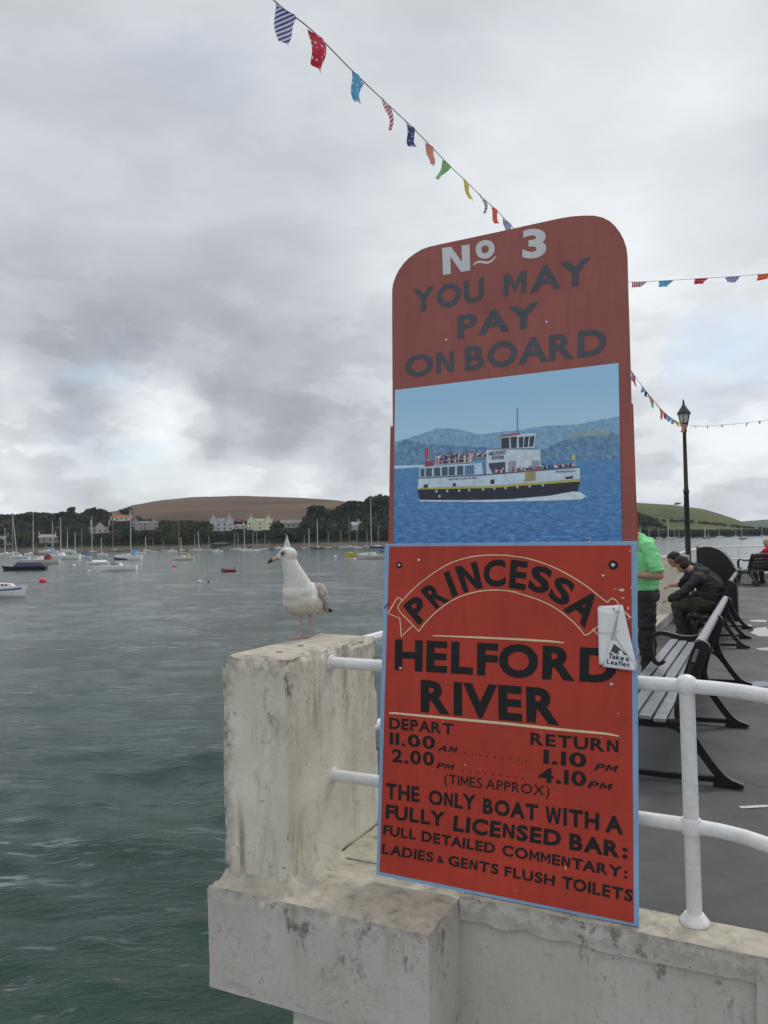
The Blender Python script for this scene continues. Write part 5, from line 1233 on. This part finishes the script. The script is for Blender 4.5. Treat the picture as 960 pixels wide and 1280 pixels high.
hp = [at_y(x, y, Y) for x, y, Y in [(700, 345, 12.8), (745, 350.5, 12.65), (790, 352.5, 12.5), (860, 349, 12.6), (960, 342, 12.8), (1150, 322, 13.2)]]
garland('level string of bunting crossing the sky right of the sign', hp, [(790, 'rv', 1, 1, .55, (0, 0)), (824, 'bd', 1, 1, .6, (0, 0)), (868, 'rd', 1, 1, .5, (0, 0)), (906.5, 'ns', 1, 1, .65, (0, 0)), (945, 'or', 1, 1, .6, (0, 0)), (985, 'gs', 1, 1, .6, (0, 0)), (740, 'ye', 1, 1, .6, (0, 0))], .25, .095, .004)
fp = [at_y(x, y, Y) for x, y, Y in [(862, 532, 16.5), (880, 532.5, 17.5), (910, 530.5, 19), (960, 525, 21.5), (1100, 505, 27)]]
garland('thin distant string of small flags running right from the lamp post', fp, [(869, 'rv', 1, .4, .5, (0, 0)), (884, 'rd', 1, .9, .3, (0, 0)), (902, 'nd', 1.2, .6, .3, (0, 0)), (917, 'or', 1, .3, .5, (0, 0)), (932, 'gs', 1.4, 1, .2, (0, 0)), (949, 'wb', 1.2, .9, .3, (0, 0))], .10, .085, .005)

# ================================================================== PEOPLE
M_skin = mat('skin', (.40, .22, .155), .55, var=.10, vscale=14)
def head_parts(c, fw, r=.098):
    """head built about c, facing unit vector fw"""
    c = Vector(c); f = Vector(fw).normalized(); s = f.cross(Vector((0, 0, 1))).normalized(); up = s.cross(f)
    R = Matrix((f, s, up)).transposed()
    P_ = [('e', c+up*.02, (r*.98, r*.80, r*1.0), R), ('e', c+f*r*.28-up*r*.45, (r*.62, r*.60, r*.72), R), ('e', c+f*r*.93-up*r*.12, (r*.20, r*.15, r*.26), R),
          ('e', c+s*r*.80-up*r*.05, (r*.16, r*.10, r*.28), R), ('e', c-s*r*.80-up*r*.05, (r*.16, r*.10, r*.28), R), ('e', c+f*r*.72-up*r*.60, (r*.20, r*.28, r*.10), R)]
    return P_, f, s, up
def hair(c, fw, m, root, r=.098, long=.0):
    c = Vector(c); f = Vector(fw).normalized(); s = f.cross(Vector((0, 0, 1))).normalized(); up = s.cross(f); R = Matrix((f, s, up)).transposed()
    return blobs('hair', [('e', c-f*r*.16+up*r*.42, (r*1.05, r*.93, r*.88), R), ('e', c-f*r*.45-up*r*.05, (r*.72, r*.88, r*(.95+long)), R), ('e', c+f*r*.42+up*r*.78, (r*.48, r*.62, r*.34), R)], m, root, .012, 2)
def face(c, f, s, up, root, r=.098):
    for k in (-1, 1):
        b = MB(); p = Vector(c)+f*r*.86+s*k*r*.34+up*r*.10; b.sphere(p, .011, seg=8, ring=6); b.build('eye', mat('person_eye', (.05, .04, .04), .3), root, smooth=True)
    b = MB(); p = Vector(c)+f*r*.90-up*r*.62; b.sphere(p, (.012, .02, .005), seg=8, ring=6); b.build('mouth', mat('lips', (.30, .12, .10), .5), root, smooth=True)
def hand(w_, d, palm_n, size=.09):
    """palm and five curled fingers as limbs, wrist at w_, pointing along d"""
    w_ = Vector(w_); d = Vector(d).normalized(); n = Vector(palm_n); n = (n-d*n.dot(d)).normalized(); s = d.cross(n); P_ = []
    kn = w_+d*size*.95
    for k in range(4):
        o_ = (k-1.5)*.019; base = kn+s*o_; L = (.036, .042, .040, .031)[k]
        P_.append((w_+s*o_*.6, base, .014, .011)); m1 = base+(d*.85+n*.35).normalized()*L; m2 = m1+(d*.35+n*.9).normalized()*L*.75
        P_.append((base, m1, .0095, .0085)); P_.append((m1, m2, .0085, .0075))
    tb = w_+d*.025+s*.026; t1 = tb+(d*.6+s*.75).normalized()*.04; P_.append((tb, t1, .012, .010)); P_.append((t1, t1+(d*.8+n*.3).normalized()*.03, .010, .008))
    return P_
def shoe(root, p, d, m):
    p = Vector(p); d = Vector(d).normalized(); blobs('shoe', [(p-d*.05+Vector((0, 0, .04)), p+d*.15+Vector((0, 0, .032)), .042, .034), (p-d*.05+Vector((0, 0, .05)), p+Vector((0, 0, .09)), .045, .042)], m, root, .012, 2)
M_tan = mat('dark_shoe', (.02, .02, .022), .5)
# -- man in the green polo shirt (local: faces -x)
def standing():
    g = W(.68, 5.62, 0); root = thing('person', 'man in a bright green polo shirt and dark trousers standing half hidden behind the sign', 'person', g, PIER_RZ+math.radians(8))
    hc = (-.17, 0, 1.64); fw = (-1, .1, -.18); hp_, f, s, up = head_parts(hc, fw)
    bd = hp_+[((-.02, 0, 1.44), (-.14, 0, 1.58), .062, .055), ('e', (.01, 0, 1.28), (.115, .17, .19)), ('e', (.0, 0, 1.02), (.10, .155, .15)),
              ((0, .09, .95), (.0, .095, .50), .082, .055), ((0, .095, .50), (.02, .10, .08), .054, .038), ((0, -.09, .95), (-.02, -.10, .50), .082, .055), ((-.02, -.10, .50), (.01, -.10, .08), .054, .038),
              ((.03, -.18, 1.42), (.125, -.25, 1.13), .052, .042), ((.125, -.25, 1.13), (-.17, -.19, 1.14), .042, .030), ((.03, .18, 1.42), (.11, .25, 1.13), .052, .040), ((.11, .25, 1.13), (-.17, .12, 1.17), .040, .028)]
    bd += hand((-.17, -.19, 1.14), (-1, .35, .1), (0, .3, -1))+hand((-.17, .12, 1.17), (-1, -.3, .1), (0, -.3, -1))
    blobs('body', bd, M_skin, root, .011, 2)
    G = mat('green_polo_cotton', (.22, .66, .27), .8, var=.10, vscale=7, bump=.4, bscale=9)
    blobs('polo_shirt', [('e', (.015, 0, 1.27), (.130, .172, .21)), ('e', (.0, 0, 1.07), (.122, .165, .16)), ((.01, -.12, 1.43), (.02, .12, 1.43), .085, .085), ((-.015, 0, 1.45), (-.06, 0, 1.50), .080, .068),
                         ((.03, -.18, 1.42), (.09, -.235, 1.21), .068, .070), ((.03, .18, 1.42), (.08, .235, 1.21), .068, .070), ('e', (.10, -.243, 1.185), (.078, .068, .022)), ('e', (.09, .243, 1.185), (.078, .068, .022)), ('e', (.0, 0, 1.0), (.12, .175, .07))], G, root, .011, 2, folds=.014)
    Tm = mat('charcoal_trousers', (.022, .020, .024), .85, var=.2, vscale=9, bump=.4, bscale=9)
    blobs('trousers', [('e', (.01, 0, .93), (.118, .165, .12)), ((0, .09, .92), (.0, .095, .50), .098, .080), ((0, .095, .50), (.02, .10, .08), .080, .072), ((0, -.09, .92), (-.02, -.10, .50), .098, .080), ((-.02, -.10, .50), (.01, -.10, .08), .080, .072)], Tm, root, .012, 2, folds=.016)
    hair(hc, fw, mat('dark_brown_hair', (.03, .02, .014), .7, var=.3, vscale=30), root); face(hc, f, s, up, root)
    shoe(root, (.02, .10, 0), (-1, .1, 0), M_tan); shoe(root, (.01, -.10, 0), (-1, -.1, 0), M_tan)
standing()
# -- seated men: profile in (x = towards the back of the bench, z)
def seated(v, label, shirt, trous, hairm, headp, shouldx, fw, elbowz=.70, hands=(.475, .60), rz=0, u0=0.0, hood=False, bare=False):
    root = thing('person', label, 'person', W(u0, v, 0), PIER_RZ+rz)
    hc = (headp[0], 0, headp[1]); hp_, f, s, up = head_parts(hc, fw); sx, sz = shouldx
    neck = Vector((sx-.05, 0, sz+.06)); hip = Vector((1.12, 0, .53)); bk = Vector((sx+.02, 0, sz-.04)); mid = hip.lerp(bk, .5)+Vector((.07, 0, .03))
    hx, hz_ = hands; el = (hx+.24, elbowz)
    def limbs(k, ext=0.0):
        th = [((1.08, .09*k, .51), (.63, .13*k, .51), .085+ext, .060+ext), ((.63, .13*k, .51), (.68, .12*k, .10), .058+ext, .042+ext)]
        ar = [((sx+.01, .17*k, sz-.02), (el[0], .20*k, el[1]), .052+ext, .042+ext), ((el[0], .20*k, el[1]), (hx+.07, .07*k, hz_), .042+ext, .030+ext)]
        return th, ar
    bd = list(hp_)+[(neck, Vector(hc)-f*.03-up*.05, .055, .052), (hip, mid, .13, .13), (mid, bk, .13, .13), ((sx, -.12, sz-.03), (sx, .12, sz-.03), .075, .075)]
    for k in (-1, 1):
        th, ar = limbs(k); bd += th+ar+hand((hx+.07, .07*k, hz_), (-1, -.35*k, -.25), (0, -k*.5, -1))
    blobs('body', bd, M_skin, root, .012, 2)
    sh = [(hip+Vector((.0, 0, .03)), mid, .155, .16), (mid, bk, .16, .15), ((sx+.01, -.13, sz-.03), (sx+.01, .13, sz-.03), .095, .095), (bk, neck, .10, .075)]
    for k in (-1, 1):
        th, ar = limbs(k, .020); sh += [ar[0]]+([] if bare else [ar[1]])
    if hood: sh += [('e', (sx+.05, 0, sz+.065), (.10, .12, .055))]
    blobs('hooded_top' if hood else 'jumper', sh, shirt, root, .013, 2, folds=.018)
    tr = [('e', (1.10, 0, .50), (.15, .18, .12))]
    for k in (-1, 1): tr += limbs(k, .020)[0]
    blobs('trousers', tr, trous, root, .013, 2, folds=.016)
    hair(hc, fw, hairm, root); face(hc, f, s, up, root)
    for k in (-1, 1): shoe(root, (.70, .12*k, 0), (-1, 0, 0), M_tan)
    return root
seated(9.15, 'man in a dark grey hooded top hunched forward on the bench', mat('charcoal_sweatshirt', (.030, .029, .030), .9, var=.2, vscale=8, bump=.5, bscale=8), mat('olive_trousers', (.040, .037, .026), .9, var=.2, vscale=8, bump=.4, bscale=8), mat('brown_hair', (.022, .014, .010), .7, var=.3, vscale=30), (.70, 1.09), (.93, .93), (-.80, .55, -.42), hood=True)
seated(9.95, 'man in navy with dark hair leaning forward beyond the hunched man', mat('navy_sweater', (.010, .012, .030), .9, var=.2, vscale=8), mat('black_trousers', (.015, .015, .017), .9), mat('black_hair', (.012, .009, .008), .7), (.52, 1.13), (.78, .98), (-.75, -.45, -.35), elbowz=.76, hands=(.40, .74), bare=True)
# -- person in red on the far bench
rp = seated(0, 'person in a red top sitting on the far bench at the right edge', mat('red_top', (.50, .015, .04), .8, var=.1, vscale=8), mat('grey_trousers', (.05, .05, .06), .9), mat('grey_blond_hair', (.42, .33, .24), .8), (.98, 1.17), (1.08, .98), (-1, .1, -.1))
rp.location = B3; rp.rotation_euler = (0, 0, math.radians(-66))
for ch in rp.children:
    ch.location = Vector((-.62-.80, 1.0, 0))

# ================================================================== BOATS AND BUOYS
HM = {}
def cmat(c, rough=.35):
    k = tuple(round(x, 3) for x in c)
    if k not in HM: HM[k] = mat('gelcoat_%d' % len(HM), c, rough, var=.06, vscale=1.5)
    return HM[k]
M_mast = mat('pale_mast_alloy', (.52, .53, .52), .45, .0, var=.06, vscale=2); M_woodm = mat('brown_mast_wood', (.26, .17, .08), .5); M_glz = mat('tinted_glass', (.02, .025, .03), .12)
M_mastd = mat('grey_mast_alloy', (.24, .26, .26), .5)
WHT = (.86, .86, .84)
def hullmesh(L, beam, fb, sheer=.25, tr=.6):
    n = 12; b = MB(); rings = []
    for i in range(n+1):
        s = i/n                       # 0 stern .. 1 bow
        w_ = beam/2*(tr+(1-tr)*math.sin(min(1, s*1.9)*math.pi/2))*(1 if s < .45 else math.cos((s-.45)/.55*math.pi/2)**.75)
        w_ = max(w_, .02); zt = fb*(1+sheer*(s-.35)**2*2.2)*(1.0); x = -L/2+L*s; kx = (.06*L if s > .9 else 0)
        rings.append([(x, w_, zt), (x-kx*.3, w_*.93, zt*.5), (x-kx*.7, w_*.75, .0), (x-kx, w_*.35, -fb*.45), (x-kx, -w_*.35, -fb*.45), (x-kx*.7, -w_*.75, .0), (x-kx*.3, -w_*.93, zt*.5), (x, -w_, zt)])
    vs = [p for r in rings for p in r]; fs = []
    for i in range(n):
        for k in range(7): fs.append((i*8+k, i*8+k+1, (i+1)*8+k+1, (i+1)*8+k))
        fs.append((i*8+7, i*8, (i+1)*8, (i+1)*8+7))
    fs += [tuple(range(8)), tuple(n*8+k for k in range(8))]; b.add(vs, fs); return b, rings
def boat(px, py, Lpx, label, hull=WHT, mast=None, mastc='a', cabin=.4, cover=None, stripe=None, heading=180, lean=0.0, beam=.30, fb=.10, deck=None, mastx=None, boom=True, hood=None, name='sailing_boat', cat='boat', group=None, sail=None, outboard=False):
    hz0 = hor(px); dy = max(py-hz0, 5.0); Y = (EYE-WZ)*FOC/dy; Y = min(Y, np.interp(px, CX, SY)-8)
    p = at_y(px, hz0, Y); p.z = WZ
    hd = math.radians(heading); fore = max(.35, abs(math.cos(hd))); L = Lpx*1.1*Y/FOC/fore; L = max(L, 2.0)
    root = thing(name, label, cat, p, hd, group); F = L*fb*(1.0 if L > 5 else 1.25)
    b, rings = hullmesh(L, L*beam, F); b.build('hull', cmat(hull), root, smooth=True)
    b = MB(); vs = []
    for r in rings: vs += [(r[0][0], r[0][1]*.95, r[0][2]+.02), (r[7][0], r[7][1]*.95, r[7][2]+.02)]
    b.add(vs, [(2*i, 2*i+1, 2*i+3, 2*i+2) for i in range(len(rings)-1)]); b.build('deck', cmat(deck or (.62, .62, .60)), root)
    if stripe:
        b = MB()
        for side in (0, 7):
            vs = []
            for r in rings[:-1]:
                t_, m_ = Vector(r[side]), Vector(r[1 if side == 0 else 6]); q = t_.lerp(m_, .35); q2 = t_.lerp(m_, .7); o_ = Vector((0, .02 if side == 0 else -.02, 0)); vs += [q+o_, q2+o_]
            b.add(vs, [(2*i, 2*i+1, 2*i+3, 2*i+2) for i in range(len(rings)-2)])
        b.build('stripe', cmat(stripe), root, fix=False)
    ch = 0
    if cabin:
        ch = L*.055+.25 if L > 4.5 else L*.07; x0, x1 = -L*.12, -L*.12+L*cabin; bw = L*beam*.30; z0 = F*.98
        b = MB(); b.add([(x0, -bw, z0), (x1, -bw*.7, z0), (x1, bw*.7, z0), (x0, bw, z0), (x0+.05*L, -bw*.85, z0+ch), (x1-.10*L, -bw*.6, z0+ch*.8), (x1-.10*L, bw*.6, z0+ch*.8), (x0+.05*L, bw*.85, z0+ch)],
              [(3, 2, 1, 0), (4, 5, 6, 7), (0, 1, 5, 4), (1, 2, 6, 5), (2, 3, 7, 6), (3, 0, 4, 7)]); co_ = b.build('cabin', cmat((.70, .70, .68)), root, bevel=.05)
        b = MB()
        for k in (-1, 1):
            for j in range(3):
                xa = x0+.08*L+j*L*.07; yw = k*(bw*.86-.0*j-.02*0)+k*.015; b.add([(xa, yw, z0+ch*.40), (xa+L*.045, yw*.97, z0+ch*.40), (xa+L*.045, yw*.93, z0+ch*.70), (xa, yw*.95, z0+ch*.70)], [(0, 1, 2, 3)])
        b.build('window', M_glz, co_, fix=False)
    z0 = F+ch*.8
    if hood:
        b = MB(); x = -L*.16; bw = L*beam*.33; b.add([(x, -bw, F), (x, bw, F), (x-L*.13, bw, F), (x-L*.13, -bw, F), (x, -bw*.7, F+ch+.3), (x, bw*.7, F+ch+.3), (x-L*.11, bw*.85, F+ch+.45), (x-L*.11, -bw*.85, F+ch+.45)],
              [(0, 1, 5, 4), (4, 5, 6, 7), (2, 3, 7, 6), (1, 2, 6, 5), (3, 0, 4, 7)]); b.build('spray_hood', cmat(hood, .8), root, bevel=.04)
    if mast is not None:
        mh = (py-mast)*Y/FOC; mm = {'a': M_mast, 'w': M_woodm, 'g': M_mastd}[mastc]; x = L*.10 if mastx is None else mastx*L; ld = lean*mh*(-1 if math.cos(hd) < 0 else 1)
        r_ = max(.07, Y*.00062)
        b = MB(); b.tube([(x, 0, F*.5), (x+ld*.5, 0, mh*.5), (x+ld, 0, mh)], [r_, r_*.9, r_*.6], 7); mo = b.build('mast', mm, root, smooth=True)
        if mh > 5:
            b = MB(); b.tube([(x+ld*.6, -mh*.055, mh*.6), (x+ld*.6, mh*.055, mh*.6)], .03, 5); b.build('spreader', mm, mo)
            b = MB(); 
            for e_ in ((L*.49, 0, F), (-L*.48, 0, F), (x, L*beam*.45, F), (x, -L*beam*.45, F)): b.tube([(x+ld, 0, mh*.98), e_], .011, 4)
            b.build('rigging', M_mastd, mo)
        if boom:
            bl = L*.36; zb = z0+.55; b = MB(); b.tube([(x, 0, zb), (x-bl, 0, zb+.05)], .05, 6); b.build('boom', mm, root, smooth=True)
            if cover:
                b = MB(); b.tube([(x-.1, 0, zb+.35), (x-bl*.3, 0, zb+.26), (x-bl*.7, 0, zb+.2), (x-bl*1.02, 0, zb+.12)], [.22, .22, .17, .08], 8); b.build('sail_cover', cmat(cover, .8), root, smooth=True)
    elif cover:
        b = MB(); bw = L*beam*.42; b.add([(-L*.42, -bw, F), (L*.2, -bw, F), (L*.2, bw, F), (-L*.42, bw, F), (-L*.38, 0, F+L*.075), (L*.16, 0, F+L*.09)], [(0, 1, 5, 4), (2, 3, 4, 5), (0, 4, 3), (1, 2, 5)])
        b.build('cover', cmat(cover, .8), root)
    if sail:
        mh = (py-mast)*Y/FOC; b = MB(); b.add([(L*.1, .02, F+.4), (-L*.42, .35, F+.5), (L*.09, .02, mh)], [(0, 1, 2)]); b.add([(L*.12, 0, mh*.8), (L*.46, 0, F+.1), (L*.12, .25, F+.3)], [(0, 1, 2)]); o_ = b.build('sail', cmat((.85, .85, .84), .8), root); so_ = o_.modifiers.new('t', 'SOLIDIFY'); so_.thickness = .02
    if outboard:
        b = MB(); b.box(-L*.53, -.14, F*.2, -L*.47, .14, F+.45); b.build('outboard_motor', cmat((.03, .03, .03)), root, bevel=.03)
    return root
NV, RDC, LBL, TAN = (.012, .018, .07), (.20, .03, .04), (.22, .38, .60), (.46, .40, .26)
boat(1, 745, 56, 'white motor boat with a blue stripe cut by the left edge of the picture', stripe=(.03, .08, .35), heading=8, cabin=.42, beam=.34, fb=.17, name='motor_boat', outboard=False)
boat(30, 712.5, 50, 'low dark hulled boat with pale deck and navy cover left of the pink buoy', hull=(.03, .028, .03), deck=(.50, .45, .38), cabin=0, cover=NV, heading=182, fb=.085, beam=.26, name='day_boat')
boat(48, 705, 47, 'cream yacht with a dark red sail cover and red spray hood', hull=(.62, .60, .55), mast=641, cover=RDC, hood=RDC, heading=184, mastx=.12)
boat(24, 698, 24, 'white yacht with a leaning mast at the far left', mast=642, heading=180, lean=-.10)
boat(17, 692, 12, 'small distant yacht with a thin grey mast leftmost of the moored yachts', mast=642, mastc='g', boom=False, cabin=.3)
boat(75, 699.5, 46, 'big white yacht with a tall pale mast right of the red hooded yacht', mast=646, heading=178, cover=(.6, .6, .6), mastx=-.02)
boat(60, 691, 22, 'pale blue covered boat partly behind the big white yacht', mast=671, mastc='g', cover=LBL, hood=LBL)
boat(67, 689, 12, 'white boat close to the rocks under the long low house', mast=650, boom=False)
boat(104, 697.5, 17, 'white yacht with a bright blue cover and hood beneath dark woods', mast=660, mastc='g', cover=(.05, .16, .42), hood=(.05, .16, .42))
boat(95, 693, 10, 'small white boat with a short mast beside the blue hooded yacht', mast=666, boom=False)
boat(116, 690, 9, 'tiny yacht whose tall mast crosses the gabled house', mast=645, boom=False)
boat(121, 705.5, 27, 'white open boat under a white cover', cabin=0, cover=(.72, .72, .72), heading=180, name='open_boat')
boat(147, 713, 43, 'white long keeled boat with short thick mast and raised navy sail cover', mast=683, mastc='g', cover=NV, heading=180, cabin=.2, fb=.12, mastx=.10)
boat(142.5, 688, 12, 'small boat with a tall brown mast behind the long keeled boat', hull=(.25, .24, .24), mast=638, mastc='w', boom=False, hood=(.55, .5, .5))
boat(160, 700, 31, 'white cabin yacht with light blue sail cover and blue hood', mast=637, cover=LBL, hood=LBL, fb=.16, mastx=-.1, heading=180)
boat(228, 700, 27, 'cream boat with a tan tent cover and tall brown mast', hull=(.68, .66, .60), mast=633, mastc='w', cover=TAN, hood=TAN, heading=180, cabin=.35, mastx=.15)
far = [(192, 690, 8, 672, 'w', 'tiny yacht below the grey house with two small gables'), (205, 689, 7, 676, 'g', 'faint small mast between the cream boat and the blue hooded yacht'),
 (227, 688, 8, 672, 'a', 'tiny white yacht just behind the brown masted cream boat'), (242, 688.5, 12, 668, 'g', 'little white yacht with grey mast left of the dark boathouse'),
 (250, 688.5, 12, 664.5, 'a', 'little white yacht with slanting pale mast left of the dark boathouse'), (262, 688, 8, 669, 'g', 'tiny yacht in front of the left end of the boathouse'),
 (292, 687.5, 9, 667, 'g', 'tiny yacht at the right end of the boathouse'), (299, 687.5, 14, 665, 'g', 'small white yacht under the white outbuilding'),
 (307, 688.5, 14, 656, 'a', 'small white yacht with a pale mast under the left gable of the yellow house'), (314, 690, 20, 652, 'g', 'white yacht with navy cover below the yellow house'),
 (322, 688, 10, 664, 'g', 'tiny yacht right below the middle of the yellow house'), (330, 687, 10, 668, 'g', 'tiny yacht below the right gable of the yellow house'),
 (337, 686.5, 7, 676, 'g', 'smallest dark boat left of the white sail'), (381, 685.5, 7, 669, 'g', 'tiny pale yacht just right of the gull head'),
 (387, 685, 7, 661, 'a', 'tiny dark hulled yacht with a pale mast right of the gull'), (398, 686, 11, 649, 'a', 'dark hulled yacht with a thick mast right of the gull'),
 (411, 684.5, 7, 664, 'g', 'tiny white yacht with a grey mast under the pines'), (427, 684.5, 8, 662, 'g', 'tiny white yacht left of the brown masted one'),
 (438, 684, 12, 645, 'w', 'white yacht with a tall brown mast beneath the white house'), (447, 685, 10, 663, 'g', 'tiny white yacht under the white house with a grey mast'),
 (458, 683.5, 7, 664, 'g', 'tiny yacht just left of the tallest pale mast'), (474, 683.5, 9, 656, 'g', 'small white yacht between the blue yacht and the sign')]
for (x, y, l, mt, mc, lab) in far:
    dk = 'dark' in lab and 'boathouse' not in lab and 'navy' not in lab
    boat(x, y, l, lab, hull=(.03, .035, .045) if dk else WHT, mast=mt, mastc=mc, boom=l > 10, cover=NV if 'navy' in lab else None, cabin=.35, heading=random.choice((180, 175, 5)), lean=-.04 if 'slanting' in lab else 0, group='yachts moored along the far shore')
boat(472, 685, 19, 'blue hulled yacht with the tallest pale mast', hull=(.02, .06, .22), mast=623, heading=175, mastx=.38, cover=None, boom=False)
boat(359, 685.5, 9, 'white sailed dinghy sailing behind the gull head', mast=667.5, boom=False, cabin=0, sail=True, name='sailing_dinghy', heading=195)
boat(438.5, 695.5, 15, 'bright yellow motor boat with dark windscreen', hull=(.62, .52, .05), deck=(.6, .5, .05), cabin=.35, fb=.2, heading=180, beam=.35, name='motor_boat')
boat(466, 698.5, 38, 'long flat white launch beside the left edge of the sign', hull=(.60, .57, .56), cabin=.62, heading=180, fb=.11, name='launch', beam=.28)
boat(480, 690, 10, 'small blue boat touching the left edge of the sign', hull=(.04, .14, .36), cabin=.3, cover=(.04, .14, .36), name='small_boat')
for (x, y, l, mt, lab) in [(8, 694, 16, 660, 'white yacht at the extreme left below the stone cottage'), (38, 694, 15, None, 'low white launch between two leaning masts at the left'), (86, 691, 16, 664, 'white yacht with a short mast behind the big white yacht'),
      (128, 694, 12, 672, 'small white yacht left of the tall brown mast'), (173, 692, 14, None, 'low white motor boat right of the blue hooded yacht'), (183, 689, 9, 671, 'tiny white yacht left of the brown masted one by the shore'), (215, 690, 11, None, 'tiny white launch behind the cream boat'), (272, 690, 12, None, 'low white launch in front of the boathouse'), (349, 686, 10, None, 'tiny white launch left of the sailed dinghy')]:
    boat(x, y, l, lab, mast=mt, boom=False, heading=180, cabin=.4, fb=.13)
right = [(801, 672.5, 7, 656, 'a', 'yacht with a pale mast directly right of the sign'), (812, 672.5, 6, 663, 'g', 'tiny yacht above the green shirt with a grey mast'), (824, 672, 7, 658, 'g', 'tiny yacht right of the green shirt'),
 (836, 673, 8, 650, 'a', 'yacht with the tallest pale mast left of the lamp post'), (844, 672, 6, 661, 'g', 'tiny yacht halfway between the tallest mast and the lamp'), (850, 676.5, 12, 663, 'g', 'blue covered yacht nearest the lamp post'),
 (857, 672.5, 7, 655, 'g', 'yacht just left of the lamp post'), (882, 673, 8, 659, 'a', 'dark hulled yacht with a pale mast right of the lamp post'), (886, 672, 6, 664, 'g', 'tiny yacht behind the dark hulled one'),
 (900, 671.5, 9, 655, 'g', 'white hulled yacht above the bin with a grey mast'), (919, 671, 6, 660, 'g', 'tiny yacht left of the rightmost dark yacht'), (928, 674, 9, 656, 'g', 'rightmost dark hulled yacht with a pale cover'), (953, 670.5, 6, 659, 'g', 'tiny yacht near the right edge of the picture')]
for (x, y, l, mt, mc, lab) in right:
    boat(x, y, l, lab, hull=(.03, .03, .04) if 'dark hulled' in lab else WHT, mast=mt, mastc=mc, boom=l > 7, cover=(.05, .12, .35) if 'blue' in lab else ((.5, .48, .4) if 'pale cover' in lab else None), heading=random.choice((180, 10, 170)), group='yachts moored off the green hill')
def buoy(px, py, rpx, c, lab, squash=.85):
    hz0 = hor(px); Y = (EYE-WZ)*FOC/(py-hz0); p = at_y(px, hz0, Y); r_ = rpx*Y/FOC; p.z = WZ+r_*.35
    root = thing('mooring_buoy', lab, 'buoy', p, 0, 'mooring buoys on the harbour'); b = MB(); b.sphere((0, 0, 0), (r_, r_, r_*squash), seg=14, ring=10); b.build('float', mat('buoy_%d%d%d' % tuple(int(q*99) for q in c), c, .4), root, smooth=True)
    b = MB(); b.tube([(0, 0, r_*squash*.9), (0, 0, r_*squash*1.25)], r_*.16, 8); b.build('ring', M_mastd, root)
PK, BW = (.75, .07, .11), (.75, .75, .75)
buoy(53, 727, 4.2, PK, 'large pink buoy below the dark hulled boat'); buoy(217.5, 708.5, 2.4, PK, 'pink buoy left of the cream boat'); buoy(92.5, 707.5, 2.0, BW, 'white buoy left of the white covered boat')
buoy(111, 714.5, 2.0, BW, 'white buoy below the white covered boat'); buoy(249, 727.5, 2.3, BW, 'white buoy left of the red dinghy'); buoy(260, 727.5, 1.5, (.03, .03, .03), 'small black buoy beside the white one')
buoy(253, 714.5, 1.9, (.55, .2, .18), 'dull red buoy left of the red dinghy'); buoy(271, 726.5, 1.4, (.6, .55, .4), 'small yellowish buoy below the red dinghy'); buoy(419, 696, 1.8, BW, 'white buoy left of the yellow boat')
buoy(443, 699.5, 1.6, BW, 'white buoy below the yellow boat'); buoy(304, 702, 1.3, (.6, .25, .2), 'tiny reddish buoy above the red dinghy'); buoy(210, 700.5, 1.5, (.6, .35, .33), 'pale pink buoy touching the cream boat')
# red inflatable dinghy
p = at_z(286, 714.5, WZ); dg_ = thing('inflatable_dinghy', 'small dark red inflatable dinghy floating left of the gull', 'dinghy', p, math.radians(175))
RD = mat('dark_red_rubber', (.20, .02, .03), .4); b = MB(); pts = [(1.1*math.cos(a)*(1 if math.cos(a) > 0 else .95), .62*math.sin(a), .22+(.12 if math.cos(a) > .6 else 0)) for a in np.linspace(0, 2*math.pi, 25)]
b.tube(pts, .27, 10, caps=False); b.build('tube', RD, dg_, smooth=True)
b = MB(); b.box(-.9, -.5, .08, .9, .5, .14); b.build('floor', RD, dg_); b = MB(); b.box(-.15, -.5, .28, .15, .5, .34); b.build('seat', cmat((.5, .35, .33)), dg_)
b = MB(); b.box(-1.15, -.1, .15, -.98, .1, .75); b.build('outboard_motor', cmat((.03, .03, .03)), dg_, bevel=.03)

# ================================================================== HAZE over the harbour
b = MB(); b.box(-1500, -60, -5.2, 2600, 4200, 95)
m = D.materials.new('harbour_haze'); m.use_nodes = True; nt_ = m.node_tree; nt_.nodes.clear()
mo_ = nt_.nodes.new('ShaderNodeOutputMaterial'); pv_ = nt_.nodes.new('ShaderNodeVolumePrincipled'); pv_.inputs['Color'].default_value = (.86, .92, 1, 1); pv_.inputs['Density'].default_value = .00009
nt_.links.new(pv_.outputs[0], mo_.inputs['Volume'])
hz_o = b.build('haze', m, kind='stuff')
